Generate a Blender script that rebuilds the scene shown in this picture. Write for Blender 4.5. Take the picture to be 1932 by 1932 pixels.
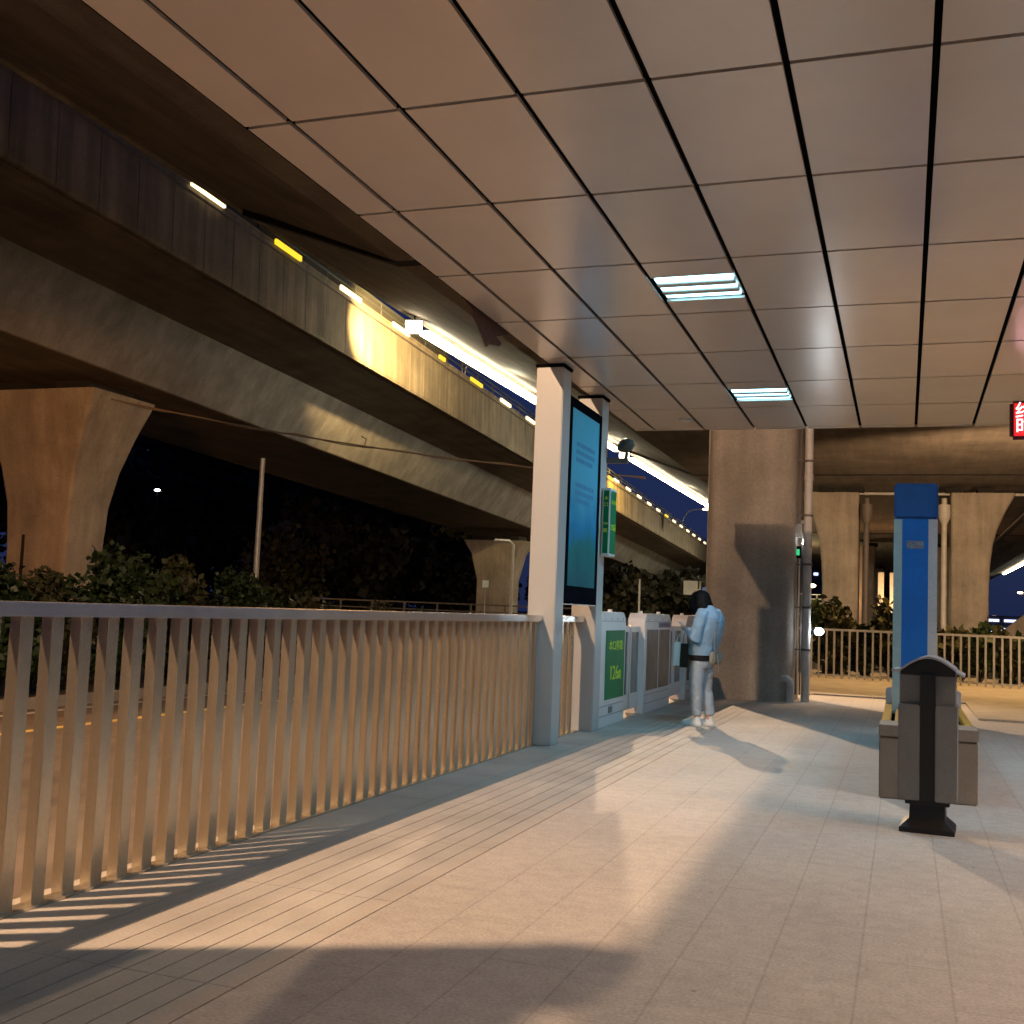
import bpy, bmesh, math, random
import numpy as np
from mathutils import Vector, Matrix
random.seed(7); RNG = np.random.default_rng(7)
for o in list(bpy.data.objects): bpy.data.objects.remove(o)
S = bpy.context.scene; COL = S.collection; PI = math.pi

# ------------------------------------------------------------------ camera
yaw, pitch, roll = math.radians(19.5), math.radians(4.97), math.radians(2.34)
cam = bpy.data.objects.new('camera', bpy.data.cameras.new('camera')); COL.objects.link(cam); S.camera = cam
fw = Vector((-math.sin(yaw)*math.cos(pitch), math.cos(yaw)*math.cos(pitch), math.sin(pitch)))
r0 = Vector((math.cos(yaw), math.sin(yaw), 0)); u0 = r0.cross(fw)
rt = r0*math.cos(roll)+u0*math.sin(roll); up = rt.cross(fw)
cam.matrix_world = Matrix(((rt.x, up.x, -fw.x, 0), (rt.y, up.y, -fw.y, 0), (rt.z, up.z, -fw.z, 1.3), (0, 0, 0, 1)))
cam.data.sensor_width = 36; cam.data.lens = 36*2104.7/1932; cam.data.clip_start = .05; cam.data.clip_end = 3000

# ------------------------------------------------------------------ sky and exposure
W = bpy.data.worlds.new('World'); S.world = W; W.use_nodes = True
nt = W.node_tree; bg = nt.nodes['Background']
sky = nt.nodes.new('ShaderNodeTexSky'); sky.sky_type = 'NISHITA'; sky.sun_disc = False
sky.sun_elevation = math.radians(-4); sky.sun_rotation = math.radians(16)
mx = nt.nodes.new('ShaderNodeMix'); mx.data_type = 'RGBA'; mx.blend_type = 'ADD'; mx.inputs[0].default_value = 1
gm = nt.nodes.new('ShaderNodeMix'); gm.data_type = 'RGBA'; gm.blend_type = 'MULTIPLY'; gm.inputs[0].default_value = 1
gm.inputs[7].default_value = (.10, .25, 1.0, 1)
nt.links.new(sky.outputs[0], gm.inputs[6]); nt.links.new(gm.outputs[2], mx.inputs[6])
mx.inputs[7].default_value = (.07, .115, .40, 1)
nt.links.new(mx.outputs[2], bg.inputs[0]); bg.inputs[1].default_value = .15
S.view_settings.view_transform = 'Standard'; S.view_settings.look = 'None'
S.view_settings.exposure = 0; S.view_settings.gamma = 1
S.render.engine = 'CYCLES'

# ------------------------------------------------------------------ lamps (lights of the place, with added fills)
def aim(o, tgt):
    d = Vector(tgt)-o.location; o.rotation_euler = d.to_track_quat('-Z', 'Y').to_euler()
def spot(name, loc, tgt, watts, col, ang=100, blend=.5, r=.06):
    l = bpy.data.lights.new(name, 'SPOT'); l.energy = watts; l.color = col; l.spot_size = math.radians(ang)
    l.spot_blend = blend; l.shadow_soft_size = r
    o = bpy.data.objects.new(name, l); COL.objects.link(o); o.location = loc; aim(o, tgt); return o
def point(name, loc, watts, col, r=.1):
    l = bpy.data.lights.new(name, 'POINT'); l.energy = watts; l.color = col; l.shadow_soft_size = r
    o = bpy.data.objects.new(name, l); COL.objects.link(o); o.location = loc; return o
WARM = (1, .60, .30); SOD = (1, .50, .16); COOL = (.32, .72, 1.0)
spot('floodlight_near', (-5.58, 1.9, 7.45), (-3.2, 6.0, 0), 4300, (1, .645, .39), 150, .4, .09)
spot('floodlight_beyond', (-7.2, 27.5, 7.8), (-1.6, 12, 0), 11000, (1, .68, .42), 60, .5, .1)
point('strip_light_glow', (-12.2, 34, 8.7), 75, (1, .93, .62), .3)
point('strip_light_glow', (-12.2, 48, 8.7), 75, (1, .93, .62), .3)
point('strip_light_glow', (-12.2, 66, 8.7), 75, (1, .93, .62), .3)
spot('floodlight_ramp', (-13.6, 28.6, 9.7), (-16.45, 32.9, 10.15), 22000, (1, .66, .24), 58, 1, .08)
spot('floodlight_plaza', (2.5, 27.0, 7.6), (0.2, 26.0, 0), 3600, (1, .58, .22), 95, .5, .15)
spot('lamp_cross_road', (5.5, 36, 4.8), (0.5, 57, 2.6), 11000, (1, .64, .33), 95, .6, .2)
spot('plaza_fence_fill', (7.5, 22, 5.5), (2.0, 28.5, .5), 1500, (1, .62, .30), 80, .6, .15)  # added spot brightening the front of the far plaza fence
point('lamp_back', (-1.0, 82, 3), 500, (1, .5, .2), .2)
spot('pier_fill', (-9.5, 3.0, 4.6), (-22, 24.5, 2.6), 9000, (1, .44, .14), 30, .6, .12)  # added spot that turns the left ramp pier orange
spot('road_fill', (-8.2, 15.0, 6.5), (-7.4, 8.0, -.3), 1300, (1, .42, .12), 80, .7, .15)  # added orange spot brightening the road seen through the fence
point('lamp_right_road', (8.0, 4.0, 7.2), 3600, (1, .68, .46), .9)
point('lamp_ramp_wash', (-5.5, 24, 4.2), 55, (1, .66, .42), .4)

# ------------------------------------------------------------------ materials
def _new(name):
    m = bpy.data.materials.new(name); m.use_nodes = True
    return m, m.node_tree, m.node_tree.nodes['Principled BSDF']
def N(nt, t, **kw):
    n = nt.nodes.new(t)
    for k, v in kw.items(): setattr(n, k, v)
    return n
def mat(name, col, rough=.6, metal=0, var=.12, scale=3, bump=0, spec=.5, stretch=(1, 1, 1), col2=None, fine=None, fa=.07):
    m, t, b = _new(name); L = t.links
    tc = N(t, 'ShaderNodeTexCoord'); mp = N(t, 'ShaderNodeMapping'); mp.inputs['Scale'].default_value = stretch
    L.new(tc.outputs['Object'], mp.inputs[0])
    nz = N(t, 'ShaderNodeTexNoise'); nz.inputs['Scale'].default_value = scale; nz.inputs['Detail'].default_value = 8
    nz.inputs['Roughness'].default_value = .62
    L.new(mp.outputs[0], nz.inputs[0])
    cr = N(t, 'ShaderNodeValToRGB'); cr.color_ramp.elements[0].position = .3; cr.color_ramp.elements[1].position = .7
    c2 = col2 or tuple(min(1, c*(1+var)) for c in col)
    cr.color_ramp.elements[0].color = tuple(c*(1-var) for c in col)+(1,); cr.color_ramp.elements[1].color = tuple(c2)+(1,)
    L.new(nz.outputs[0], cr.inputs[0]); out = cr.outputs[0]
    if fine:
        n2 = N(t, 'ShaderNodeTexNoise'); n2.inputs['Scale'].default_value = fine; n2.inputs['Detail'].default_value = 3
        L.new(tc.outputs['Object'], n2.inputs[0])
        mr = N(t, 'ShaderNodeMapRange'); mr.inputs[1].default_value = .3; mr.inputs[2].default_value = .7
        mr.inputs[3].default_value = 1-fa; mr.inputs[4].default_value = 1+fa; L.new(n2.outputs[0], mr.inputs[0])
        mm = N(t, 'ShaderNodeMix', data_type='RGBA', blend_type='MULTIPLY'); mm.inputs[0].default_value = 1
        L.new(out, mm.inputs[6]); L.new(mr.outputs[0], mm.inputs[7]); out = mm.outputs[2]
    L.new(out, b.inputs['Base Color'])
    b.inputs['Roughness'].default_value = rough; b.inputs['Metallic'].default_value = metal
    b.inputs['Specular IOR Level'].default_value = spec
    if bump:
        bp = N(t, 'ShaderNodeBump'); bp.inputs['Strength'].default_value = bump; bp.inputs['Distance'].default_value = .02
        L.new(nz.outputs[0], bp.inputs['Height']); L.new(bp.outputs[0], b.inputs['Normal'])
    return m
def emis(name, col, st):
    m, t, b = _new(name); b.inputs['Base Color'].default_value = (.03, .03, .03, 1)
    b.inputs['Emission Color'].default_value = tuple(col)+(1,); b.inputs['Emission Strength'].default_value = st
    return m
def concrete(name, col, streak=True, wet=.75, board=0):
    """cast concrete: cloudy tone, dark run-down streaks with their own shape, small pores"""
    m, t, b = _new(name); L = t.links
    tc = N(t, 'ShaderNodeTexCoord')
    def noise(sc, stretch, det=6, ro=.6):
        mp = N(t, 'ShaderNodeMapping'); mp.inputs['Scale'].default_value = stretch; L.new(tc.outputs['Object'], mp.inputs[0])
        n = N(t, 'ShaderNodeTexNoise'); n.inputs['Scale'].default_value = sc; n.inputs['Detail'].default_value = det
        n.inputs['Roughness'].default_value = ro; L.new(mp.outputs[0], n.inputs[0]); return n
    a = noise(.8, (1, 1, 1)); s = noise(1.6, (1.6, 1.6, .12), 5); p = noise(22, (1, 1, 1), 3)
    cr = N(t, 'ShaderNodeValToRGB'); cr.color_ramp.elements[0].position = .3; cr.color_ramp.elements[1].position = .72
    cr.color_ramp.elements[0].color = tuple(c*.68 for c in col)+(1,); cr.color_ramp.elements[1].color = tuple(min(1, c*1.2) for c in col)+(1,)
    L.new(a.outputs[0], cr.inputs[0]); out = cr.outputs[0]
    def mul(src, lo, hi, f0, f1):
        nonlocal out
        mr = N(t, 'ShaderNodeMapRange'); mr.inputs[1].default_value = lo; mr.inputs[2].default_value = hi
        mr.inputs[3].default_value = f0; mr.inputs[4].default_value = f1; L.new(src.outputs[0], mr.inputs[0])
        mm = N(t, 'ShaderNodeMix', data_type='RGBA', blend_type='MULTIPLY'); mm.inputs[0].default_value = 1
        L.new(out, mm.inputs[6]); L.new(mr.outputs[0], mm.inputs[7]); out = mm.outputs[2]
    if streak: mul(s, .40, .66, .45 if streak is True else streak, 1.08)
    mul(p, .3, .7, .85, 1.1)
    if board:
        bn = noise(1.0, (board, .15, 1), 2); mul(bn, .45, .55, .86, 1.04)
    L.new(out, b.inputs['Base Color']); b.inputs['Roughness'].default_value = wet
    bp = N(t, 'ShaderNodeBump'); bp.inputs['Strength'].default_value = .25; bp.inputs['Distance'].default_value = .03
    L.new(p.outputs[0], bp.inputs['Height']); L.new(bp.outputs[0], b.inputs['Normal'])
    return m
M = {}
M['concrete'] = concrete('concrete', (.30, .265, .22))
M['parapet'] = concrete('parapet_concrete', (.27, .225, .165), .68)
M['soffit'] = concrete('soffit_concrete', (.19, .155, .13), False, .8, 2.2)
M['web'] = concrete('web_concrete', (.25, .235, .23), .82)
M['pier'] = concrete('pier_concrete', (.33, .285, .24), .80)
M['dark'] = mat('dark_gap', (.012, .011, .011), .9)
M['joint'] = mat('joint_black', (.006, .006, .007), .9, spec=.0)
M['rubber'] = mat('black_plastic', (.007, .008, .011), .9, 0, .2, spec=.0)
M['steel'] = mat('stainless_steel', (.78, .77, .75), .27, .92, .08, 4, .05, stretch=(1, 1, .2))
M['bar'] = mat('brushed_steel_bar', (.62, .54, .41), .27, .78, .12, 6, .04, stretch=(1, 1, .3), fine=60)
M['bar_far'] = mat('galvanised_bar', (.40, .39, .36), .5, .4, .12, 6)
M['white_paint'] = mat('white_painted_metal', (.50, .495, .48), .38, 0, .04, 1.2, fine=40, fa=.015)
M['psd_white'] = mat('off_white_enamel', (.76, .73, .72), .4, 0, .05, 2, fine=30, fa=.02)
M['psd_line'] = mat('enamel_seam', (.25, .25, .26), .6)
M['glass_dirty'] = mat('tinted_glass', (.20, .185, .165), .22, 0, .3, 2.5, fine=14)
M['glass_dark'] = mat('dark_glass', (.05, .045, .042), .12, 0, .2, 2)
M['green'] = mat('green_sign', (.0, .20, .075), .5, 0, .12, 2, spec=.25)
M['green_text'] = mat('yellow_green_lettering', (.62, .85, .06), .5, 0, .02)
M['sign_white'] = mat('sign_white', (.7, .75, .72), .5)
M['blue'] = mat('blue_paint', (.004, .13, .47), .38, 0, .10, 2, fine=50)
M['blue_dark'] = mat('blue_paint_worn', (.003, .075, .27), .5, 0, .2, 3)
M['band_grey'] = mat('grey_green_band', (.30, .40, .40), .6, 0, .1, 3, fine=60)
M['band_white'] = mat('pale_band', (.50, .46, .45), .6, 0, .1, 3, fine=60)
M['bin_grey'] = mat('bin_grey_steel', (.19, .20, .20), .5, .2, .08, 3, fine=50)
M['bin_light'] = mat('bin_hood_steel', (.42, .43, .46), .35, .3, .08, 3)
M['bin_black'] = mat('bin_black', (.008, .008, .009), .5)
M['bench_stone'] = mat('bench_stone', (.20, .165, .13), .6, 0, .12, 5, fine=60)
M['slat'] = mat('yellow_varnished_wood', (.50, .27, .04), .4, 0, .15, 4, stretch=(6, .5, 6))
M['cap_blue'] = mat('steel_arm_rest', (.5, .54, .62), .3, .6, .05)
M['pvc'] = mat('pvc_pipe', (.46, .44, .42), .5, 0, .15, 3, fine=25)
M['pipe_dark'] = mat('old_pipe', (.12, .10, .09), .6, 0, .2, 5)
M['skin'] = mat('skin', (.52, .34, .25), .5, 0, .06)
M['denim'] = mat('light_denim', (.25, .40, .56), .85, 0, .05, 12, .4, fine=130, fa=.07)
M['jeans'] = mat('pale_blue_jeans', (.38, .44, .50), .85, 0, .05, 9, .4, fine=130, fa=.07)
M['hair'] = mat('black_hair', (.004, .004, .005), .6, 0, .3, 30, .5, spec=.15, stretch=(3, 3, .4))
M['black_cloth'] = mat('black_cotton', (.008, .008, .01), .9)
M['shoe'] = mat('white_canvas', (.78, .77, .76), .6, 0, .05)
M['sole'] = mat('white_rubber', (.72, .71, .70), .5)
M['paper_white'] = mat('pale_paper', (.62, .74, .74), .7, 0, .06, 5, .2)
M['paper_black'] = mat('black_card', (.006, .006, .007), .45)
M['bag'] = mat('khaki_leather', (.27, .27, .24), .5, 0, .15, 8)
M['phone'] = mat('phone_case', (.45, .33, .10), .4)
M['cctv'] = mat('camera_housing', (.05, .055, .05), .4)
M['bark'] = mat('bark', (.05, .035, .025), .9, 0, .3, 8, .5)
M['soil'] = mat('soil', (.06, .045, .03), .95, 0, .35, 4, .5, fine=30)
M['leaf_a'] = mat('glossy_leaf', (.022, .038, .011), .5, 0, .6, 9, spec=.3)
M['leaf_b'] = mat('dry_green_leaf', (.042, .042, .016), .55, 0, .6, 9, spec=.3)
M['leaf_dark'] = mat('tree_leaf', (.010, .012, .007), .7, 0, .4, 3)
M['paint_yellow'] = mat('road_paint_yellow', (.62, .45, .12), .7, 0, .25, 9, fine=40)
M['paint_white'] = mat('road_paint_white', (.55, .52, .45), .7, 0, .25, 9, fine=40)
M['kerb'] = mat('kerb_stone', (.36, .32, .27), .8, 0, .18, 5, fine=40)
M['tower'] = mat('tower_facade', (.03, .03, .05), .8, 0, .2, .3)
M['car'] = mat('dark_red_car_paint', (.11, .012, .014), .25, .2, .05)
M['tyre'] = mat('tyre', (.015, .015, .015), .8)
M['torn'] = mat('torn_membrane', (.09, .04, .03), .9, 0, .3, 20, .6)
M['cable'] = mat('cable', (.20, .16, .12), .5)
E_TUBE = emis('fluorescent_tube', (.40, .86, 1.0), 7)
E_STRIP = emis('light_strip', (1, .90, .62), 26)
E_FLOOD = emis('flood_lens', (1, .80, .50), 30)
E_STREET = emis('street_lamp_lens', (1, .70, .32), 14)
E_WHITE = emis('white_lamp', (.78, .92, 1), 14)
E_AMBER = emis('amber_marker', (1, .66, .03), 1.3)
E_PALE = emis('pale_marker', (1, .78, .42), 2.6)
E_RED = emis('red_sign_face', (1, .01, .015), .9)
E_REDTXT = emis('red_sign_characters', (1, .75, .72), 3.0)
E_TAIL = emis('tail_light', (1, .25, .2), 9)
E_EXIT = emis('green_exit_face', (.05, .8, .3), .8)
E_WIN = emis('lit_windows', (.60, .68, 1), 2.2)
E_WINW = emis('warm_lit_windows', (1, .75, .45), 1.6)

def floor_mat():
    """light stone paving with fine joints; slabs run along the platform"""
    m, t, b = _new('stone_paving'); L = t.links
    tc = N(t, 'ShaderNodeTexCoord'); sx = N(t, 'ShaderNodeSeparateXYZ'); L.new(tc.outputs['Object'], sx.inputs[0])
    def math_(op, a, bb=None, c=None):
        n = N(t, 'ShaderNodeMath', operation=op)
        for i, v in enumerate((a, bb, c)):
            if v is None: continue
            if isinstance(v, (int, float)): n.inputs[i].default_value = v
            else: L.new(v, n.inputs[i])
        return n.outputs[0]
    X, Y = sx.outputs[0], sx.outputs[1]
    # long joints every .31 m, starting right of the grooved strip
    u = math_('DIVIDE', math_('ADD', X, 2.10), .325); fu = math_('FRACT', math_('ADD', u, 100)); 
    lu = math_('LESS_THAN', math_('ABSOLUTE', math_('SUBTRACT', fu, .5)), .485); jl = math_('SUBTRACT', 1, lu)
    row = math_('FLOOR', math_('ADD', u, 100))
    off = math_('FRACT', math_('MULTIPLY', row, .37))
    v = math_('FRACT', math_('ADD', math_('ADD', math_('DIVIDE', Y, 1.24), off), 50))
    jv = math_('GREATER_THAN', math_('ABSOLUTE', math_('SUBTRACT', v, .5)), .4965)
    j = math_('MAXIMUM', jl, jv)
    cell = N(t, 'ShaderNodeTexWhiteNoise', noise_dimensions='2D'); cx = N(t, 'ShaderNodeCombineXYZ'); L.new(row, cx.inputs[0])
    L.new(math_('FLOOR', math_('ADD', math_('ADD', math_('DIVIDE', Y, 1.24), off), 50)), cx.inputs[1]); L.new(cx.outputs[0], cell.inputs['Vector'])
    n1 = N(t, 'ShaderNodeTexNoise'); n1.inputs['Scale'].default_value = 1.1; n1.inputs['Detail'].default_value = 8; n1.inputs['Roughness'].default_value = .65
    L.new(tc.outputs['Object'], n1.inputs[0])
    n2 = N(t, 'ShaderNodeTexNoise'); n2.inputs['Scale'].default_value = 70; n2.inputs['Detail'].default_value = 4; L.new(tc.outputs['Object'], n2.inputs[0])
    n3 = N(t, 'ShaderNodeTexNoise'); n3.inputs['Scale'].default_value = 12; n3.inputs['Detail'].default_value = 6; L.new(tc.outputs['Object'], n3.inputs[0])
    cr = N(t, 'ShaderNodeValToRGB'); e = cr.color_ramp.elements; e[0].position = .3; e[1].position = .72
    e[0].color = (.37, .34, .31, 1); e[1].color = (.46, .42, .38, 1); L.new(n1.outputs[0], cr.inputs[0]); out = cr.outputs[0]
    def mulv(val):
        nonlocal out
        mm = N(t, 'ShaderNodeMix', data_type='RGBA', blend_type='MULTIPLY'); mm.inputs[0].default_value = 1
        L.new(out, mm.inputs[6]); L.new(val, mm.inputs[7]); out = mm.outputs[2]
    def rng(src, a, b_, c, d):
        r = N(t, 'ShaderNodeMapRange'); L.new(src, r.inputs[0])
        for i, v_ in enumerate((a, b_, c, d)): r.inputs[i+1].default_value = v_
        return r.outputs[0]
    sp = N(t, 'ShaderNodeTexVoronoi'); sp.inputs['Scale'].default_value = 2.3; L.new(tc.outputs['Object'], sp.inputs[0])
    mulv(rng(sp.outputs['Distance'], .018, .032, .62, 1)); n4 = N(t, 'ShaderNodeTexNoise'); n4.inputs['Scale'].default_value = .55; n4.inputs['Detail'].default_value = 9; L.new(tc.outputs['Object'], n4.inputs[0]); mulv(rng(n4.outputs[0], .56, .68, 1, .86))
    mulv(rng(n2.outputs[0], .3, .7, .82, 1.14)); mulv(rng(n3.outputs[0], .35, .65, .93, 1.05)); mulv(rng(cell.outputs[0], 0, 1, .985, 1.015)); mulv(rng(j, 0, 1, 1, .84))
    L.new(out, b.inputs['Base Color']); b.inputs['Roughness'].default_value = .8; b.inputs['Specular IOR Level'].default_value = .2
    bp = N(t, 'ShaderNodeBump'); bp.inputs['Strength'].default_value = .35; bp.inputs['Distance'].default_value = .004
    L.new(n2.outputs[0], bp.inputs['Height']); L.new(bp.outputs[0], b.inputs['Normal'])
    return m
M['floor'] = floor_mat()
M['groove'] = mat('grooved_stone', (.38, .345, .305), .8, 0, .16, 1.4, .05, .2, fine=70)
M['asphalt'] = mat('asphalt', (.13, .10, .075), .7, 0, .45, 1.6, .3, .4, stretch=(1.2, .35, 1), fine=90)
M['ceiling'] = mat('aluminium_panel', (.64, .585, .555), .25, .30, .05, 1.1, .02, .6, fine=160, fa=.02)
M['ground'] = mat('plaza_ground', (.33, .29, .23), .8, 0, .2, 2, .1, .3, fine=50)

# ------------------------------------------------------------------ mesh helpers
class MB:
    def __init__(s): s.v = []; s.f = []
    def add(s, vs, fs):
        k = len(s.v); s.v += [tuple(v) for v in vs]; s.f += [tuple(i+k for i in f) for f in fs]; return s
    def box(s, x0, x1, y0, y1, z0, z1, bev=0):
        if bev:
            b = bmesh.new(); bmesh.ops.create_cube(b, size=1)
            for v in b.verts: v.co = Vector(((x0+x1)/2+v.co.x*(x1-x0), (y0+y1)/2+v.co.y*(y1-y0), (z0+z1)/2+v.co.z*(z1-z0)))
            bmesh.ops.bevel(b, geom=b.edges[:], offset=bev, segments=2, affect='EDGES')
            b.verts.ensure_lookup_table(); b.verts.index_update()
            s.add([v.co for v in b.verts], [[v.index for v in f.verts] for f in b.faces]); b.free(); return s
        return s.add([(x, y, z) for z in (z0, z1) for y in (y0, y1) for x in (x0, x1)],
                     [(0, 2, 3, 1), (4, 5, 7, 6), (0, 1, 5, 4), (2, 6, 7, 3), (0, 4, 6, 2), (1, 3, 7, 5)])
    def prism(s, pts, axis, a, b):
        """extrude a 2-D outline along axis ('x','y','z') from a to b"""
        n = len(pts)
        def P(p, t): return {'x': (t, p[0], p[1]), 'y': (p[0], t, p[1]), 'z': (p[0], p[1], t)}[axis]
        return s.add([P(p, a) for p in pts]+[P(p, b) for p in pts],
                     [tuple(range(n)), tuple(range(2*n-1, n-1, -1))]+[(i, (i+1) % n, n+(i+1) % n, n+i) for i in range(n)])
    def tube(s, pts, r, n=10, cap=True):
        pts = [Vector(p) for p in pts]; rs = r if isinstance(r, (list, tuple)) else [r]*len(pts); k = len(s.v)
        ref = None
        for i, p in enumerate(pts):
            d = (pts[min(i+1, len(pts)-1)]-pts[max(i-1, 0)]).normalized()
            if ref is None: ref = d.orthogonal().normalized()
            ref = (ref-d*ref.dot(d)).normalized(); q = d.cross(ref)
            for j in range(n):
                a = 2*PI*j/n; s.v.append(tuple(p+(ref*math.cos(a)+q*math.sin(a))*rs[i]))
        for i in range(len(pts)-1):
            for j in range(n): s.f.append((k+i*n+j, k+i*n+(j+1) % n, k+(i+1)*n+(j+1) % n, k+(i+1)*n+j))
        if cap:
            s.f.append(tuple(k+j for j in range(n-1, -1, -1))); e = k+(len(pts)-1)*n; s.f.append(tuple(e+j for j in range(n)))
        return s
    def rings(s, rings, cap=True):
        k = len(s.v); n = len(rings[0])
        for r in rings: s.v += [tuple(p) for p in r]
        for i in range(len(rings)-1):
            for j in range(n): s.f.append((k+i*n+j, k+i*n+(j+1) % n, k+(i+1)*n+(j+1) % n, k+(i+1)*n+j))
        if cap: s.f.append(tuple(k+j for j in range(n-1, -1, -1))); e = k+(len(rings)-1)*n; s.f.append(tuple(e+j for j in range(n)))
        return s
    def loft(s, secs, n=24):
        """secs: (x, y, z, rx, ry, power) horizontal superellipse rings"""
        R = []
        for c in secs:
            x, y, z, rx, ry = c[:5]; pw = c[5] if len(c) > 5 else 1; tilt = c[6] if len(c) > 6 else 0
            ring = []
            for j in range(n):
                a = 2*PI*j/n; ca, sa = math.cos(a), math.sin(a)
                px = rx*math.copysign(abs(ca)**pw, ca); ring.append((x+px, y+ry*math.copysign(abs(sa)**pw, sa), z+px*tilt))
            R.append(ring)
        return s.rings(R)
    def ball(s, c, r, nu=16, nv=10):
        r = r if isinstance(r, (tuple, list)) else (r, r, r); R = []
        for i in range(1, nv):
            t = PI*i/nv-PI/2
            R.append([(c[0]+r[0]*math.cos(t)*math.cos(2*PI*j/nu), c[1]+r[1]*math.cos(t)*math.sin(2*PI*j/nu), c[2]+r[2]*math.sin(t)) for j in range(nu)])
        return s.rings(R)
    def grid(s, x0, x1, y0, y1, z, nx=1, ny=1):
        k = len(s.v)
        for j in range(ny+1):
            for i in range(nx+1): s.v.append((x0+(x1-x0)*i/nx, y0+(y1-y0)*j/ny, z))
        for j in range(ny):
            for i in range(nx): a = k+j*(nx+1)+i; s.f.append((a, a+1, a+nx+2, a+nx+1))
        return s
    def xf(s, mtx):
        s.v = [tuple(mtx @ Vector(v)) for v in s.v]; return s
    def build(s, name, m, parent=None, smooth=False, bevel=0):
        me = bpy.data.meshes.new(name); me.from_pydata(s.v, [], s.f); me.update()
        bm = bmesh.new(); bm.from_mesh(me); bmesh.ops.recalc_face_normals(bm, faces=bm.faces[:]); bm.to_mesh(me); bm.free()
        if smooth:
            me.polygons.foreach_set('use_smooth', [True]*len(me.polygons))
        me.materials.append(m if not isinstance(m, str) else M[m])
        o = bpy.data.objects.new(name, me); COL.objects.link(o)
        if smooth and smooth != 'all':
            try: me.set_sharp_from_angle(angle=math.radians(40))
            except Exception: pass
        if bevel:
            md = o.modifiers.new('bevel', 'BEVEL'); md.width = bevel; md.segments = 2; md.limit_method = 'ANGLE'; md.angle_limit = math.radians(40)
        if parent: o.parent = parent
        return o
def tag(o, label, cat, group=None, kind=None):
    if label: o['label'] = label
    if cat: o['category'] = cat
    if group: o['group'] = group
    if kind: o['kind'] = kind
    return o
def struct(o): o['kind'] = 'structure'; return o
def thing(name, label, cat, loc=(0, 0, 0), rz=0, group=None):
    o = bpy.data.objects.new(name, None); COL.objects.link(o); o.location = loc; o.rotation_euler = (0, 0, rz)
    o.empty_display_size = .1
    return tag(o, label, cat, group)
def copy_tree(o, parent=None):
    kids = [c for c in bpy.data.objects if c.parent == o]
    c = o.copy(); COL.objects.link(c); c.parent = parent
    for k in kids: copy_tree(k, c)
    return c
def relabel(o, label): o['label'] = label; return o
def text(body, size, m, parent, mtx, name='lettering', depth=.003, sx=1):
    cu = bpy.data.curves.new(name, 'FONT'); cu.body = body; cu.size = size; cu.extrude = depth; cu.align_x = 'CENTER'; cu.align_y = 'CENTER'
    cu.resolution_u = 4
    t = bpy.data.objects.new(name, cu); COL.objects.link(t)
    dg = bpy.context.evaluated_depsgraph_get(); dg.update()
    me = bpy.data.meshes.new_from_object(t.evaluated_get(dg)); bpy.data.objects.remove(t)
    me.transform(mtx @ Matrix.Diagonal((sx, 1, 1, 1))); me.materials.clear(); me.materials.append(m)
    o = bpy.data.objects.new(name, me); COL.objects.link(o); o.parent = parent; return o

# ================================================================== GROUND AND ROADS
struct(MB().grid(-700, 700, -300, 1200, -.62, 8, 8).build('ground', 'soil'))
struct(MB().grid(-11.05, -3.5, -40, 220, -.30, 2, 40).build('road', 'asphalt'))
y = MB(); y.grid(-9.42, -9.27, -40, 220, -.296); y.build('yellow_line', 'paint_yellow')['kind'] = 'structure'
w = MB(); w.grid(-10.75, -10.62, -40, 220, -.296); w.build('white_line', 'paint_white')['kind'] = 'structure'
k = MB()
for i in range(170): k.box(-11.2, -11.05, -30+i, -30+i+.985, -.6, -.16)
struct(k.build('kerb', 'kerb'))
struct(MB().box(-60, -11.2, -40, 220, -.6, -.2).build('verge', 'soil'))
# platform slab and paving
struct(MB().box(-3.52, 4.1, -14, 20.7, -.6, -.006).build('platform', 'kerb'))
struct(MB().grid(-2.10, 4.1, -14, 20.7, 0, 2, 12).build('paving', 'floor'))
g = MB(); xs = [-3.52, -2.98]+[-2.98+.1100*(i+1) for i in range(8)]
for i in range(len(xs)-1):
    nseg = 28
    for j in range(nseg):
        ya = -14+j*(34.7/nseg); g.box(xs[i]+(.0028 if i else 0), xs[i+1]-.0028, ya, ya+34.7/nseg-.004, -.004, .0015 if i else .0005)
struct(g.build('grooved_paving', 'groove'))
struct(MB().grid(-3.52, 40, 20.95, 32.0, -.01, 8, 4).build('plaza', 'ground'))
k = MB()
for i in range(11, 28): k.box(-14.5+i, -14.5+i+.985, 20.7, 20.95, -.1, .022 if i < 13 else .03)
struct(k.build('plaza_kerb', 'kerb'))
struct(MB().grid(-3.4, 80, 32.0, 62, -.12, 8, 4).build('cross_road', 'asphalt'))
struct(MB().grid(4.1, 40, -14, 20.95, -.15, 4, 4).build('side_road', 'asphalt'))
struct(MB().box(1.0, 4.1, 17.3, 20.7, .003, .03).build('ramp_step', 'ground'))

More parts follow.
